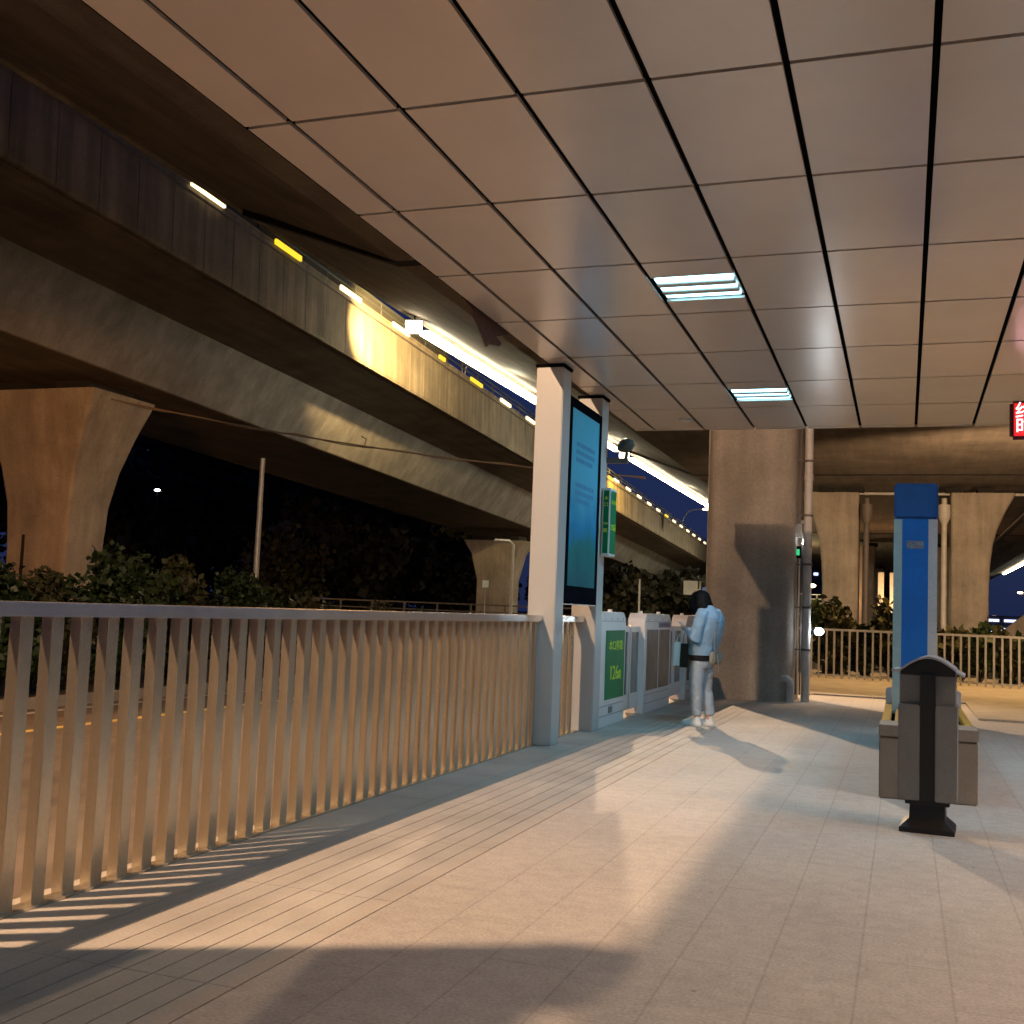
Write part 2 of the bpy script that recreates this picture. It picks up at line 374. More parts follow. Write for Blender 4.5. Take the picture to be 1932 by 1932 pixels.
# ================================================================== STEEL FENCE ALONG THE PLATFORM
fence = thing('steel_fence', 'long stainless steel platform fence of upright flat bars with a polished top rail', 'fence', (-3.385, 0, 0))
b = MB(); 
for i in range(60):
    yy = 3.436+.1757*(i-13)
    if yy > 10.3 or yy < 1.0: continue
    bb = MB().box(-.029, .029, yy, yy+.072, .004, 1.19); bb.build('baluster', 'bar', fence, bevel=.003)
for i in range(5):
    yy = 10.78+.2*i; MB().box(-.029, .029, yy, yy+.066, .004, 1.19).build('baluster', 'bar', fence, bevel=.003)
MB().box(-.055, .065, .9, 10.40, 1.19, 1.25, .006).build('top_rail', 'steel', fence)
MB().box(-.055, .065, 10.70, 11.90, 1.19, 1.25, .006).build('top_rail', 'steel', fence)
MB().box(-.04, .04, .9, 11.9, -.003, .012).build('base_plate', 'bar', fence)

# ================================================================== CANOPY
canopy = thing('bus_stop_canopy', 'wide flat bus stop canopy with pale aluminium ceiling panels over the platform', 'canopy', (0, 0, 0))
def cz(yy): return 1.3+2.533-.0127*(yy-3.66)
xl = [-3.36]+[-3.09+.64*i for i in range(12)]; xr = xl[-1]; yl = [-6.8+3.66-3.66]
yl = [3.66+1.308*i for i in range(-8, 9)]+[14.25]
p = MB(); G = .017
for i in range(len(xl)-1):
    for j in range(len(yl)-1):
        x0, x1, y0, y1 = xl[i]+(G if i else 0), xl[i+1]-G, yl[j]+G*.9, yl[j+1]-G*.9
        if (abs(x0+1.81) < .05 or abs(x0-2.03) < .05) and any(abs(yl[j]-q) < .05 for q in (7.584, 11.508)):
            # panel with a square opening for the light
            fy = .27 if yl[j] < 9 else .27
            a0, a1 = y0+.33, y0+.93
            segs = [(x0, x1, y0, a0), (x0, x1, a1, y1)]
        else: segs = [(x0, x1, y0, y1)]
        dz = random.uniform(-.0015, .0015)
        for (a, b_, c, d) in segs:
            p.add([(a, c, cz(c)+dz), (b_, c, cz(c)-dz), (b_, d, cz(d)+dz*.5), (a, d, cz(d)), (a, c, cz(c)+.02), (b_, c, cz(c)+.02), (b_, d, cz(d)+.02), (a, d, cz(d)+.02)],
                  [(0, 3, 2, 1), (4, 5, 6, 7), (0, 1, 5, 4), (1, 2, 6, 5), (2, 3, 7, 6), (3, 0, 4, 7)])
p.build('ceiling_panels', 'ceiling', canopy)
q = MB(); y0, y1 = yl[0]+.02, 14.23
q.add([(-3.357, y0, cz(y0)+.03), (xr-.02, y0, cz(y0)+.03), (xr-.02, y1, cz(y1)+.03), (-3.357, y1, cz(y1)+.03), (-3.357, y0, 4.15), (xr-.02, y0, 4.15), (xr-.02, y1, 4.0), (-3.357, y1, 4.0)],
      [(0, 3, 2, 1), (4, 5, 6, 7), (0, 1, 5, 4), (1, 2, 6, 5), (2, 3, 7, 6), (3, 0, 4, 7)])
q.build('roof_body', 'joint', canopy)
MB().prism([(yl[0], cz(yl[0])+.002), (14.25, cz(14.25)+.002), (14.25, cz(14.25)+.3), (yl[0], cz(yl[0])+.3)], 'x', -3.372, -3.3615).build('edge_trim', 'joint', canopy)
# torn flap hanging at the roof edge
tf = MB(); pts = [(8.15, 3.79), (8.35, 3.75), (8.62, 3.60), (8.74, 3.52), (8.80, 3.56), (9.05, 3.60), (9.1, 3.64), (8.95, 3.66), (9.3, 3.77)]
tf.prism(pts, 'x', -3.40, -3.385); tf.build('torn_flap', 'torn', canopy)

def column(yy, label):
    t = thing('canopy_column', label, 'column', (-3.34, yy, 0), 0, 'white steel columns holding the canopy edge')
    MB().box(-.14, .14, -.14, .14, .0, cz(yy)-.035, .008).build('shaft', 'white_paint', t)
    MB().box(-.15, .15, -.15, .15, cz(yy)-.03, cz(yy)-.004).build('collar', 'joint', t)
    return t
column(10.54, 'white steel canopy column nearer the camera, standing at the end of the long fence')
column(12.07, 'white steel canopy column against the green bus stop gate, beyond the poster panel')
column(2.95, 'white steel canopy column standing left of the picture by the near end of the fence')

column(1.42, 'white steel canopy column farthest back, left of and behind the camera')
hp_ = thing('advert_panel', 'dark framed advert panel out of view between the two nearest columns', 'advert panel', (-3.24, 2.18, 1.1))
MB().box(-.05, .045, -.635, .635, 0, 2.4, .006).build('frame', 'rubber', hp_); MB().box(.045, .05, -.55, .55, .15, 2.28).build('poster', 'blue_dark', hp_)
# poster panel between the columns; faint emission added to brighten its blue
pn = thing('advert_panel', 'tall dark framed advert panel with a blue poster hung between two white columns', 'advert panel', (-3.24, 11.28, 1.38))
MB().box(-.05, .045, -.605, .635, 0, 2.1, .006).build('frame', 'rubber', pn)
def poster():
    m, t, b_ = _new('blue_poster'); L = t.links
    tc = N(t, 'ShaderNodeTexCoord'); sx = N(t, 'ShaderNodeSeparateXYZ'); L.new(tc.outputs['Object'], sx.inputs[0])
    nz = N(t, 'ShaderNodeTexNoise'); nz.inputs['Scale'].default_value = 2.4; nz.inputs['Detail'].default_value = 6; L.new(tc.outputs['Object'], nz.inputs[0])
    ad = N(t, 'ShaderNodeMath', operation='MULTIPLY_ADD'); L.new(nz.outputs[0], ad.inputs[0]); ad.inputs[1].default_value = .9; L.new(sx.outputs[2], ad.inputs[2])
    cr = N(t, 'ShaderNodeValToRGB'); e = cr.color_ramp.elements; e[0].position = .18; e[0].color = (.02, .07, .10, 1); e[1].position = 1; e[1].color = (.06, .28, .42, 1)
    x = cr.color_ramp.elements.new(.34); x.color = (.02, .12, .13, 1); x = cr.color_ramp.elements.new(.44); x.color = (.02, .15, .30, 1); x = cr.color_ramp.elements.new(.6); x.color = (.055, .25, .38, 1)
    mr = N(t, 'ShaderNodeMapRange'); mr.inputs[1].default_value = .1; mr.inputs[2].default_value = 2.6; L.new(ad.outputs[0], mr.inputs[0]); L.new(mr.outputs[0], cr.inputs[0])
    L.new(cr.outputs[0], b_.inputs['Base Color']); b_.inputs['Roughness'].default_value = .5; b_.inputs['Specular IOR Level'].default_value = .02
    L.new(cr.outputs[0], b_.inputs['Emission Color']); b_.inputs['Emission Strength'].default_value = .27
    return m
MB().box(.045, .050, -.52, .50, .18, 1.99).build('poster', poster(), pn)
Mx = Matrix.Translation((.0515, 0, 0)) @ Matrix.Rotation(PI/2, 4, 'Z') @ Matrix.Rotation(PI/2, 4, 'X')
fm = mat('faded_print', (.055, .19, .34), .5, spec=.02); fm.node_tree.nodes['Principled BSDF'].inputs['Emission Color'].default_value = (.09, .24, .42, 1); fm.node_tree.nodes['Principled BSDF'].inputs['Emission Strength'].default_value = .12  # print lines carry a little added glow like the poster
for i, (zz, wd) in enumerate([(1.62, .7), (1.54, .74), (1.46, .6), (1.20, .68), (1.12, .72), (1.04, .5)]):
    mb = MB(); 
    for kx in range(9):
        a = -.36+kx*.08
        if a < wd-.36: mb.box(.0505, .0515, a, a+.06, zz, zz+.045)
    mb.build('print_line', fm, pn)
MB().box(-.04, .05, -.60, .63, -.012, -.002).build('lower_trim', 'steel', pn)

# small green route sign on the far column
rs = thing('route_sign', 'narrow green hanging route sign fixed to the side of the far white column', 'sign', (-3.14, 12.12, 1.93))
MB().box(-.045, .045, -.12, .16, 0, .76, .005).build('frame', 'sign_white', rs)
MB().box(-.03, .03, -.1255, -.12, .03, .73).build('face', 'green', rs)
MB().box(.0455, .049, -.10, .14, .03, .73).build('face', 'green', rs)
Rx = Matrix.Rotation(PI/2, 4, 'X')
for i, ch in enumerate('木口'): text(ch, .05, M['green_text'], rs, Matrix.Translation((0, -.127, .64-.07*i)) @ Rx)
text('126', .036, M['green_text'], rs, Matrix.Translation((0, -.127, .36)) @ Rx); text('路', .05, M['green_text'], rs, Matrix.Translation((0, -.127, .28)) @ Rx)
side = Matrix.Rotation(PI/2, 4, 'Z') @ Rx
text('本口停靠', .052, M['green_text'], rs, Matrix.Translation((.0500, .02, .60)) @ side); text('126路', .09, M['green_text'], rs, Matrix.Translation((.0500, .02, .32)) @ side)

# CCTV on the far column
cc = thing('security_camera', 'black bell shaped security camera on a bracket high on the far white column', 'security camera', (-3.2, 12.20, 3.02))
MB().box(-.02, .24, -.03, .03, -.03, .03).build('bracket', 'pipe_dark', cc)
MB().tube([(.22, 0, 0), (.225, 0, .10)], .022, 10).build('stem', 'cctv', cc)
MB().loft([(.19, 0, .10, .05, .05), (.2, 0, .13, .09, .09), (.215, 0, .18, .10, .10), (.225, 0, .23, .07, .07), (.23, 0, .25, .02, .02)], 20).build('housing', 'cctv', cc, smooth=True)

# ------------------------------------------------------------------ light fittings set in the ceiling
def fixture(x, yy, label):
    t = thing('ceiling_light', label, 'ceiling light', (x, yy, cz(yy)), 0, 'louvred fluorescent lights set in the canopy ceiling')
    MB().box(-.302, .302, -.29, .29, .024, .08).build('housing', 'white_paint', t)
    for i in range(3):
        yc = -.2+.2*i
        MB().box(-.285, .285, yc-.043, yc+.043, .005, .022).build('tube_panel', E_TUBE, t)
    for i in range(2):
        yc = -.1+.2*i
        MB().box(-.29, .29, yc-.045, yc+.045, -.004, .018, .004).build('louvre', 'white_paint', t)
    l = bpy.data.lights.new('ceiling_light_lamp', 'AREA'); l.shape = 'RECTANGLE'; l.size = .55; l.size_y = .5; l.energy = 42; l.color = COOL
    o = bpy.data.objects.new('ceiling_light_lamp', l); COL.objects.link(o); o.parent = t; o.location = (0, 0, -.012)
    return t
fixture(-1.49, 8.22, 'bright cyan white louvred ceiling light, the nearer and larger of the pair in view')
fixture(-1.49, 12.14, 'cyan white louvred ceiling light farther off, near the end of the canopy')
fixture(2.35, 8.22, 'louvred ceiling light out of view to the right over the bench')
fixture(2.35, 12.14, 'louvred ceiling light out of view to the right near the canopy end')
fixture(-1.49, -2.4, 'added louvred fill light, unseen behind the camera on the fence side')  # unseen fitting added as fill for the dark foreground
fixture(2.35, -2.4, 'added louvred fill light, unseen behind the camera on the bench side')  # second unseen fitting, added for the same foreground fill
# smoke alarm like disc in the ceiling
sd = MB().loft([(0, 0, -.03, .05, .05), (0, 0, -.015, .08, .08), (0, 0, 0, .085, .085)], 20).build('ceiling_speaker', 'white_paint', None, True)
sd.location = (-2.55, 13.45, cz(13.45)); tag(sd, 'small round disc set flush in the ceiling near the far left corner of the canopy', 'ceiling disc')

# ------------------------------------------------------------------ LED sign
ld = thing('led_sign', 'glowing red sign with white characters hanging at the right edge of the picture', 'sign', (.93, 11.5, 3.10))
MB().box(0, 1.9, -.04, .04, 0, .375, .03).build('case', mat('dark_red_case', (.12, .004, .006), .4), ld)
MB().box(.035, 1.86, -.046, -.041, .03, .345).build('face', E_RED, ld)
text('终点站', .17, E_REDTXT, ld, Matrix.Translation((.30, -.05, .262)) @ Rx, depth=.006); text('时刻表', .17, E_REDTXT, ld, Matrix.Translation((.30, -.05, .115)) @ Rx, depth=.006)
MB().tube([(.3, 0, .375), (.3, 0, .62)], .012).build('hanger', 'rubber', ld); MB().tube([(1.6, 0, .375), (1.6, 0, .62)], .012).build('hanger', 'rubber', ld)
l = bpy.data.lights.new('led_sign_lamp', 'AREA'); l.shape = 'RECTANGLE'; l.size = 1.7; l.size_y = .3; l.energy = 16; l.color = (1, .03, .03)
o = bpy.data.objects.new('led_sign_lamp', l); COL.objects.link(o); o.parent = ld; o.location = (.95, -.055, .19); o.rotation_euler = (PI/2, 0, 0)

# ================================================================== PLATFORM GATES
XF = -3.21
def gate_housing(y0, y1, label, green=False, sticker=False):
    t = thing('gate_housing', label, 'platform gate', (XF, y0, 0), 0, 'white fixed housings of the platform gates')
    L_ = y1-y0
    prof = [(0, 0), (L_, 0), (L_, 1.20), (L_-.03, 1.25), (L_-.12, 1.315), (.12, 1.315), (.03, 1.25), (0, 1.20)]
    MB().prism(prof, 'x', -.24, 0).build('case', 'psd_white', t, bevel=.012)
    for zz in (1.205, .24, .13): MB().box(.0005, .003, .02, L_-.02, zz, zz+.006).build('seam', 'psd_line', t)
    MB().loft([(-.12, .22, 1.314, .03, .03), (-.12, .22, 1.345, .028, .028)], 16).build('cap', 'psd_white', t, True)
    MB().loft([(-.12, L_-.35, 1.314, .03, .03), (-.12, L_-.35, 1.345, .028, .028)], 16).build('cap', 'psd_white', t, True)
    for i in range(4): MB().ball((.001, .18+(L_-.36)*i/3, 1.235), .009, 8, 6).build('screw', 'steel', t)
    if green:
        MB().box(.001, .006, .22, L_-.07, .31, 1.10).build('notice', 'green', t)
        text('本口停靠', .125, M['green_text'], t, Matrix.Translation((.0075, L_/2+.085, .915)) @ side, sx=1.35)
        text('126', .23, M['green_text'], t, Matrix.Translation((.0075, L_/2+.02, .60)) @ side, sx=1.25)
        text('路', .12, M['green_text'], t, Matrix.Translation((.0075, L_/2+.30, .57)) @ side, sx=1.25)
        MB().box(.001, .005, .42, .60, .15, .225).build('socket_cover', 'bin_grey', t)
    else:
        a = .12; w_ = (L_-.30)/2
        for i in range(2):
            MB().box(.001, .005, a+i*(w_+.07), a+i*(w_+.07)+w_, .30, 1.10).build('window', 'glass_dirty', t)
    if sticker:
        MB().box(.001, .005, L_-.86, L_-.06, 1.125, 1.20).build('label_strip', mat('violet_label', (.33, .26, .40), .5, 0, .3, 30), t)
        mb = MB()
        for i in range(14): mb.box(.0052, .0062, L_-.82+.053*i, L_-.80+.053*i, 1.14, 1.185)
        mb.build('label_print', 'rubber', t)
    return t
gate_housing(12.23, 13.42, 'white gate housing with a green bus route notice, touching the far white column', True)
gate_housing(14.50, 16.22, 'white gate housing with two grey windows and a violet strip, middle of the three', False, True)
gate_housing(17.45, 19.15, 'white gate housing partly hidden behind the standing person, nearest the big round pier')
def door_pair(y0, y1, label):
    t = thing('gate_door', label, 'gate door', (XF-.1, y0, 0), 0, 'sliding leaves between the gate housings')
    h = (y1-y0)/2
    for i, (a, b_) in enumerate(((0.004, h-.025), (h+.025, 2*h-.004))):
        lf = MB()
        lf.box(-.03, .03, a, b_, 1.07, 1.145); lf.box(-.03, .03, a, b_, .10, .29)
        lf.box(-.03, .03, a if i else b_-.06, a+.06 if i else b_, .29, 1.07)
        o = lf.build('leaf_frame', 'psd_white', t, bevel=.004)
        MB().box(-.012, .012, (a if not i else a+.06), (b_-.06 if not i else b_), .29, 1.07).build('leaf_glass', 'glass_dirty' if i else 'glass_dark', t)
    MB().box(-.02, .02, h-.022, h+.022, .10, 1.13).build('rubber_seal', 'rubber', t)
    return t
door_pair(13.42, 14.50, 'pair of glazed gate leaves between the green notice and the middle housing')
door_pair(16.22, 17.45, 'pair of glazed gate leaves just in front of the person')

# ================================================================== PERSON
def apply_remesh(o, vs, smooth=4, disp=0):
    md = o.modifiers.new('remesh', 'REMESH'); md.mode = 'VOXEL'; md.voxel_size = vs; md.use_smooth_shade = True
    if smooth:
        s = o.modifiers.new('smooth', 'SMOOTH'); s.factor = .5; s.iterations = smooth
    if disp:
        tx = bpy.data.textures.new('folds', 'CLOUDS'); tx.noise_scale = .07
        d = o.modifiers.new('folds', 'DISPLACE'); d.texture = tx; d.strength = disp; d.mid_level = .5
PX, PY = -2.29, 13.55
FACE = math.radians(160)
per = thing('person', 'person with black bob and denim jacket, head bent over a phone by the gates', 'person', (PX, PY, 0), FACE)
LH, RH = Vector((.175, .055, 1.135)), Vector((.17, -.085, 1.13))      # wrists
LE, RE = Vector((-.035, .25, 1.035)), Vector((-.03, -.25, 1.04)); LS, RS = Vector((-.085, .165, 1.345)), Vector((-.085, -.165, 1.345))
bd = MB()
bd.loft([(.0, 0, .80, .095, .13), (-.02, 0, .95, .085, .115), (-.05, 0, 1.15, .095, .13), (-.07, 0, 1.32, .085, .15), (-.07, 0, 1.39, .05, .07)], 20)
bd.tube([(-.075, 0, 1.34), (-.05, 0, 1.41), (.0, 0, 1.46)], [.058, .05, .048], 14)
# head: cranium, jaw, nose, ears (tilted down towards the phone)
hd = MB(); hd.ball((0, 0, .03), (.092, .073, .098), 20, 14); hd.ball((.035, 0, -.045), (.062, .053, .062), 18, 12); hd.ball((.088, 0, -.008), (.02, .013, .026), 10, 8)
hd.ball((-.005, .074, -.01), (.02, .011, .03), 10, 8); hd.ball((-.005, -.074, -.01), (.02, .011, .03), 10, 8); hd.ball((.088, 0, -.055), (.012, .022, .007), 8, 6)
HM = Matrix.Translation((.045, 0, 1.475)) @ Matrix.Rotation(math.radians(32), 4, 'Y')
hd.xf(HM); bd.add(hd.v, hd.f)
for Ws, E_, S_, sg in ((LH, LE, LS, 1), (RH, RE, RS, -1)):
    bd.tube([S_, (S_+E_)/2, E_, (E_+Ws)/2, Ws], [.048, .042, .036, .032, .023], 12)
    d = (Ws-E_).normalized(); d = Vector((.93, -.25*sg, .22)).normalized(); sd_ = Vector((.2, sg*.9, -.1)).normalized()
    palm0 = Ws; palm1 = Ws+d*.085
    bd.tube([palm0, Ws+d*.04, palm1], [.022, .031, .03], 12)
    upv = Vector((0, 0, 1))
    for i, (off, ln) in enumerate(((-.027, .062), (-.009, .070), (.009, .066), (.026, .052))):
        b0 = palm1+sd_*off-d*.01; a1 = b0+d*ln*.45-upv*.004; a2 = a1+(d*.4+upv*.75).normalized()*ln*.35; a3 = a2+(upv*.8-d*.5).normalized()*ln*.28
        bd.tube([b0, a1, a2, a3], [.0095, .009, .008, .007], 8)
    t0 = Ws+d*.025-sd_*.02+upv*.01; bd.tube([t0, t0-sd_*.012*sg*sg+d*.025+upv*.022, t0+d*.05+upv*.034], [.012, .010, .008], 8)
# legs and feet
for sg, fx in ((1, .03), (-1, -.045)):
    bd.tube([(0, sg*.085, .82), (.03+fx*.3, sg*.088, .47), (fx*.6-.01, sg*.088, .25), (fx-.02, sg*.088, .07)], [.085, .058, .052, .036], 14)
    bd.ball((fx+.04, sg*.09, .045), (.11, .038, .035), 14, 8)
body = bd.build('body', 'skin', per); apply_remesh(body, .0052, 2)
# eyes and mouth, lowered to the phone
for sg in (1, -1):
    e = MB().ball((0, 0, 0), (.008, .013, .007), 10, 6).xf(HM @ Matrix.Translation((.083, .03*sg, .012))); e.build('eye', 'black_cloth', per, True)
ms = MB().ball((0, 0, 0), (.005, .02, .003), 10, 6).xf(HM @ Matrix.Translation((.098, 0, -.055))); ms.build('mouth', mat('lips', (.35, .12, .1), .5), per, True)
# hair: bob that falls forward round the face
hr = MB()
hr.ball((-.012, 0, .035), (.118, .104, .112), 24, 16)
hr.loft([(-.03, 0, -.135, .082, .108, .9), (-.028, 0, -.11, .100, .118, .9), (-.022, 0, -.05, .108, .118, .9), (-.018, 0, .03, .112, .106)], 28)
for sg in (1, -1):
    hr.loft([(.045, sg*.082, -.125, .035, .022), (.05, sg*.087, -.07, .045, .026), (.045, sg*.082, .0, .05, .028), (.03, sg*.07, .07, .05, .03)], 14)
hr.loft([(.082, 0, .02, .022, .062), (.085, 0, .05, .026, .07), (.06, 0, .10, .035, .07)], 16)
hr.xf(Matrix.Translation((.006, 0, -.006)) @ HM @ Matrix.Rotation(math.radians(-14), 4, 'Y') @ Matrix.Scale(1.09, 4))
hair = hr.build('hair', 'hair', per); apply_remesh(hair, .008, 5, .012)
# jacket
jk = MB()
jk.loft([(-.005, 0, .855, .150, .185, .9), (-.005, 0, .90, .158, .195, .9), (-.02, 0, .96, .155, .19, .9), (-.05, 0, 1.08, .165, .20, .9), (-.075, 0, 1.2, .165, .205, .9), (-.09, 0, 1.30, .148, .205, .9), (-.088, 0, 1.37, .112, .165, .95), (-.07, 0, 1.41, .075, .09)], 28)
for Ws, E_, S_, sg in ((LH, LE, LS, 1), (RH, RE, RS, -1)):
    wr = Ws-(Ws-E_).normalized()*.012
    jk.tube([S_+Vector((.01, -.03*sg, .005)), S_+Vector((0, .03*sg, -.05)), (S_*.45+E_*.55)+Vector((0, .012*sg, 0)), E_, E_+(Ws-E_)*.3, E_+(Ws-E_)*.7, wr], [.078, .082, .076, .069, .066, .054, .045], 16)
jk.loft([(-.07, 0, 1.385, .082, .085, 1, .25), (-.065, 0, 1.435, .078, .08, 1, .25), (-.06, 0, 1.452, .07, .074, 1, .25)], 20)
jacket = jk.build('jacket', 'denim', per); apply_remesh(jacket, .008, 3, .022)
# jacket seams and cuffs
for sg, (Ws, E_) in ((1, (LH, LE)), (-1, (RH, RE))):
    d_ = (Ws-E_).normalized(); MB().tube([Ws-d_*.045, Ws-d_*.008], [.050, .048], 16).build('cuff', mat('denim_cuff', (.20, .31, .43), .85, 0, .1, 10), per, True)
sm = mat('denim_seam', (.16, .24, .33), .9)
MB().tube([(-.222, -.11, 1.238), (-.237, -.06, 1.24), (-.241, 0, 1.24), (-.237, .06, 1.24), (-.222, .11, 1.238)], .0045, 6).build('seam', sm, per)
for yy_ in (-.075, .075): MB().tube([(-.247, yy_, 1.235), (-.228, yy_*.9, 1.08), (-.178, yy_*.85, .93)], .004, 6).build('seam', sm, per)
# waistband of the jacket, shirt hem
MB().loft([(-.003, 0, .842, .152, .187, .9), (-.003, 0, .878, .158, .194, .9)], 28).build('jacket_waistband', 'denim', per, True)
MB().loft([(.0, 0, .775, .125, .172, .9), (.0, 0, .80, .130, .176, .9), (.0, 0, .86, .132, .176, .9)], 28).build('shirt_hem', 'black_cloth', per, True)
jn = MB()
jn.loft([(.0, 0, .70, .118, .165), (.0, 0, .76, .122, .168), (.0, 0, .82, .118, .16), (0, 0, .86, .11, .15)], 24)
for sg, fx in ((1, .03), (-1, -.045)):
    jn.tube([(0, sg*.08, .76), (.012+fx*.3, sg*.085, .62), (.015+fx*.4, sg*.087, .46), (fx*.7-.005, sg*.088, .30), (fx-.022, sg*.088, .125)], [.098, .094, .080, .072, .058], 18)
jeans = jn.build('jeans', 'jeans', per); apply_remesh(jeans, .008, 3, .022)
# belt loop strap of the jacket seam lines
for sg, fx in ((1, .03), (-1, -.045)):
    sh = thing('shoe', None, None); sh.parent = per
    del_ = MB()
    ou = []
    for (x, z, rx, ry) in ((.045, .030, .137, .048), (.045, .045, .132, .046), (.035, .065, .115, .042), (.0, .085, .075, .038), (-.02, .105, .052, .036), (-.022, .115, .050, .035)):
        ou.append((fx+x, sg*.09, z, rx, ry, .9))
    del_.loft(ou, 22)
    u = del_.build('upper', 'shoe', sh, True)
    MB().loft([(fx+.045, sg*.09, .002, .138, .048, .85), (fx+.045, sg*.09, .012, .142, .050, .85), (fx+.045, sg*.09, .030, .139, .049, .85)], 26).build('sole', 'sole', sh, True)
    mb = MB()
    for i in range(4): mb.tube([(fx+.055+.02*i, sg*.09-.022, .073-.008*i), (fx+.055+.02*i, sg*.09, .082-.008*i), (fx+.055+.02*i, sg*.09+.022, .073-.008*i)], .003, 6)
    mb.build('laces', 'sole', sh)
PM = per.matrix_basis.copy(); PM = Matrix.Translation((PX, PY, 0)) @ Matrix.Rotation(FACE, 4, 'Z')
def held(name, label, cat, loc, rz=0):
    p_ = PM @ Vector(loc); return thing(name, label, cat, p_, FACE+rz)
ph = held('mobile_phone', 'mobile phone in an amber case held in the person\'s hands', 'phone', (.275, -.01, 1.185))
pm = Matrix.Rotation(math.radians(-35), 4, 'Y')
MB().box(-.075, .075, -.036, .036, -.005, .004, .003).xf(pm).build('case', 'phone', ph); MB().box(-.068, .068, -.032, .032, .0045, .006).xf(pm).build('screen', emis('phone_screen', (.6, .75, 1), .3), ph)
bg1 = held('paper_bag', 'pale paper shopping bag hanging farthest in front of the person', 'shopping bag', (.285, .085, .70), .25)
MB().add([(-.055, -.045, 0), (.055, -.045, 0), (.055, .045, 0), (-.055, .045, 0), (-.05, -.02, .285), (.042, -.02, .285), (.042, .02, .285), (-.05, .02, .285)], [(0, 3, 2, 1), (0, 1, 5, 4), (1, 2, 6, 5), (2, 3, 7, 6), (3, 0, 4, 7)]).build('bag_body', 'paper_white', bg1)
MB().tube([(.03, 0, .28), (.0, .01, .36), (-.07, .005, .41), (-.10, -.02, .415)], .003, 6).build('handle', 'paper_white', bg1)
bg2 = held('black_bag', 'stiff black shopping bag hanging against the person\'s thigh, below the hands', 'shopping bag', (.185, .095, .685), .1)
MB().add([(-.055, -.045, 0), (.05, -.045, 0), (.05, .045, 0), (-.055, .045, 0), (-.05, -.02, .285), (.05, -.02, .285), (.05, .02, .285), (-.05, .02, .285)], [(0, 3, 2, 1), (0, 1, 5, 4), (1, 2, 6, 5), (2, 3, 7, 6), (3, 0, 4, 7)]).build('bag_body', 'paper_black', bg2)
MB().tube([(-.03, 0, .28), (-.02, -.0, .38), (.0, 0, .425), (.02, 0, .38), (.03, 0, .28)], .003, 6).build('handle', 'paper_black', bg2)
sb = held('shoulder_bag', 'small khaki shoulder bag hanging behind the person\'s hip', 'handbag', (-.165, -.02, .80))
MB().box(-.035, .035, -.10, .10, -.06, .09, .015).build('bag_body', 'bag', sb); MB().box(-.045, -.036, -.10, .10, -.02, .095, .003).build('flap', 'bag', sb)
MB().tube([(-.02, .06, .085), (-.045, .11, .25), (-.065, .11, .45), (.02, .05, .60), (.10, -.03, .63)], .006, 6).build('strap', 'bag', sb)
MB().tube([(-.045, .03, .06), (-.062, .035, -.05), (-.066, .03, -.15)], .004, 5).build('tassel', 'bag', sb)

# ================================================================== BENCH, PILLAR, BIN
bn = thing('bench', 'stone based bench with yellow wooden slats around the blue pillar', 'bench', (.175, 9.0, 0))
MB().box(-.345, .345, 0, .42, .0, .455, .008).build('end_block', 'bench_stone', bn); MB().box(-.35, .35, -.006, .425, .458, .545, .006).build('end_cap', 'bench_stone', bn)
MB().box(-.345, .345, 4.0, 4.42, .0, .455, .008).build('end_block', 'bench_stone', bn)
MB().box(-.22, .22, .42, 4.0, 0, .40).build('plinth', 'bench_stone', bn)
for xc in (-.305, -.205, -.105, .0, .105, .205, .305): MB().box(xc-.034, xc+.034, .43, 4.0, .50, .545, .006).build('slat', 'slat', bn)
MB().box(-.34, .34, .44, 3.98, .455, .497).build('slat_support', 'rubber', bn)
for sx_ in (-1, 1):
    a = MB(); a.box(sx_*.30-.035, sx_*.30+.035, 2.35, 2.42, .545, .70, .01); a.build('arm_rest', 'cap_blue', bn)
pl = thing('blue_pillar', 'tall free standing blue pillar with pale corner bands rising out of the bench', 'pillar', (.09, 11.0, 0))
H_ = .185; c = .048
oct_ = [(-H_+c, -H_), (H_-c, -H_), (H_, -H_+c), (H_, H_-c), (H_-c, H_), (-H_+c, H_), (-H_, H_-c), (-H_, -H_+c)]
MB().box(-H_, H_, -H_, H_, 0, 2.27, .01).build('shaft', 'blue', pl)
MB().box(-H_-.004, H_+.008, -H_-.006, H_+.006, 2.272, 2.60, .02).build('head', 'blue_dark', pl)
for (xa, xb, mm) in ((-H_-.003, -.115, 'band_grey'), (.110, H_+.003, 'band_white')):
    MB().box(xa, xb, -H_-.003, H_+.003, .5, 2.268).build('corner_band', mm, pl)
MB().box(-.078, .072, -H_-.0035, -H_-.001, 2.0, 2.07).build('notice', mat('worn_notice', (.17, .18, .22), .6, 0, .5, 40), pl)

bi = thing('litter_bin', 'grey litter bin with arched hood and black centre strip, before the bench', 'litter bin', (.155, 7.78, 0), math.radians(-4))
prof = []
MB().rings([[(sx_*a, sy_*b_, z) for sx_, sy_ in ((-1, -1), (1, -1), (1, 1), (-1, 1))] for a, b_, z in ((.165, .16, 0), (.165, .16, .03), (.108, .105, .085), (.105, .10, .17), (.133, .12, .172), (.133, .12, .198))]).build('pedestal', 'bin_black', bi, bevel=.004)
MB().box(-.175, -.0455, -.16, .16, .20, .80, .006).build('panel', 'bin_grey', bi); MB().box(.0455, .175, -.16, .16, .20, .80, .006).build('panel', 'bin_grey', bi)
MB().box(-.045, .045, -.152, .15, .20, 1.0).build('centre_strip', 'bin_black', bi)
MB().box(-.172, -.046, -.115, .15, .80, 1.0).build('opening_side', 'bin_grey', bi); MB().box(.046, .162, -.115, .15, .80, 1.0).build('opening_side', 'bin_grey', bi)
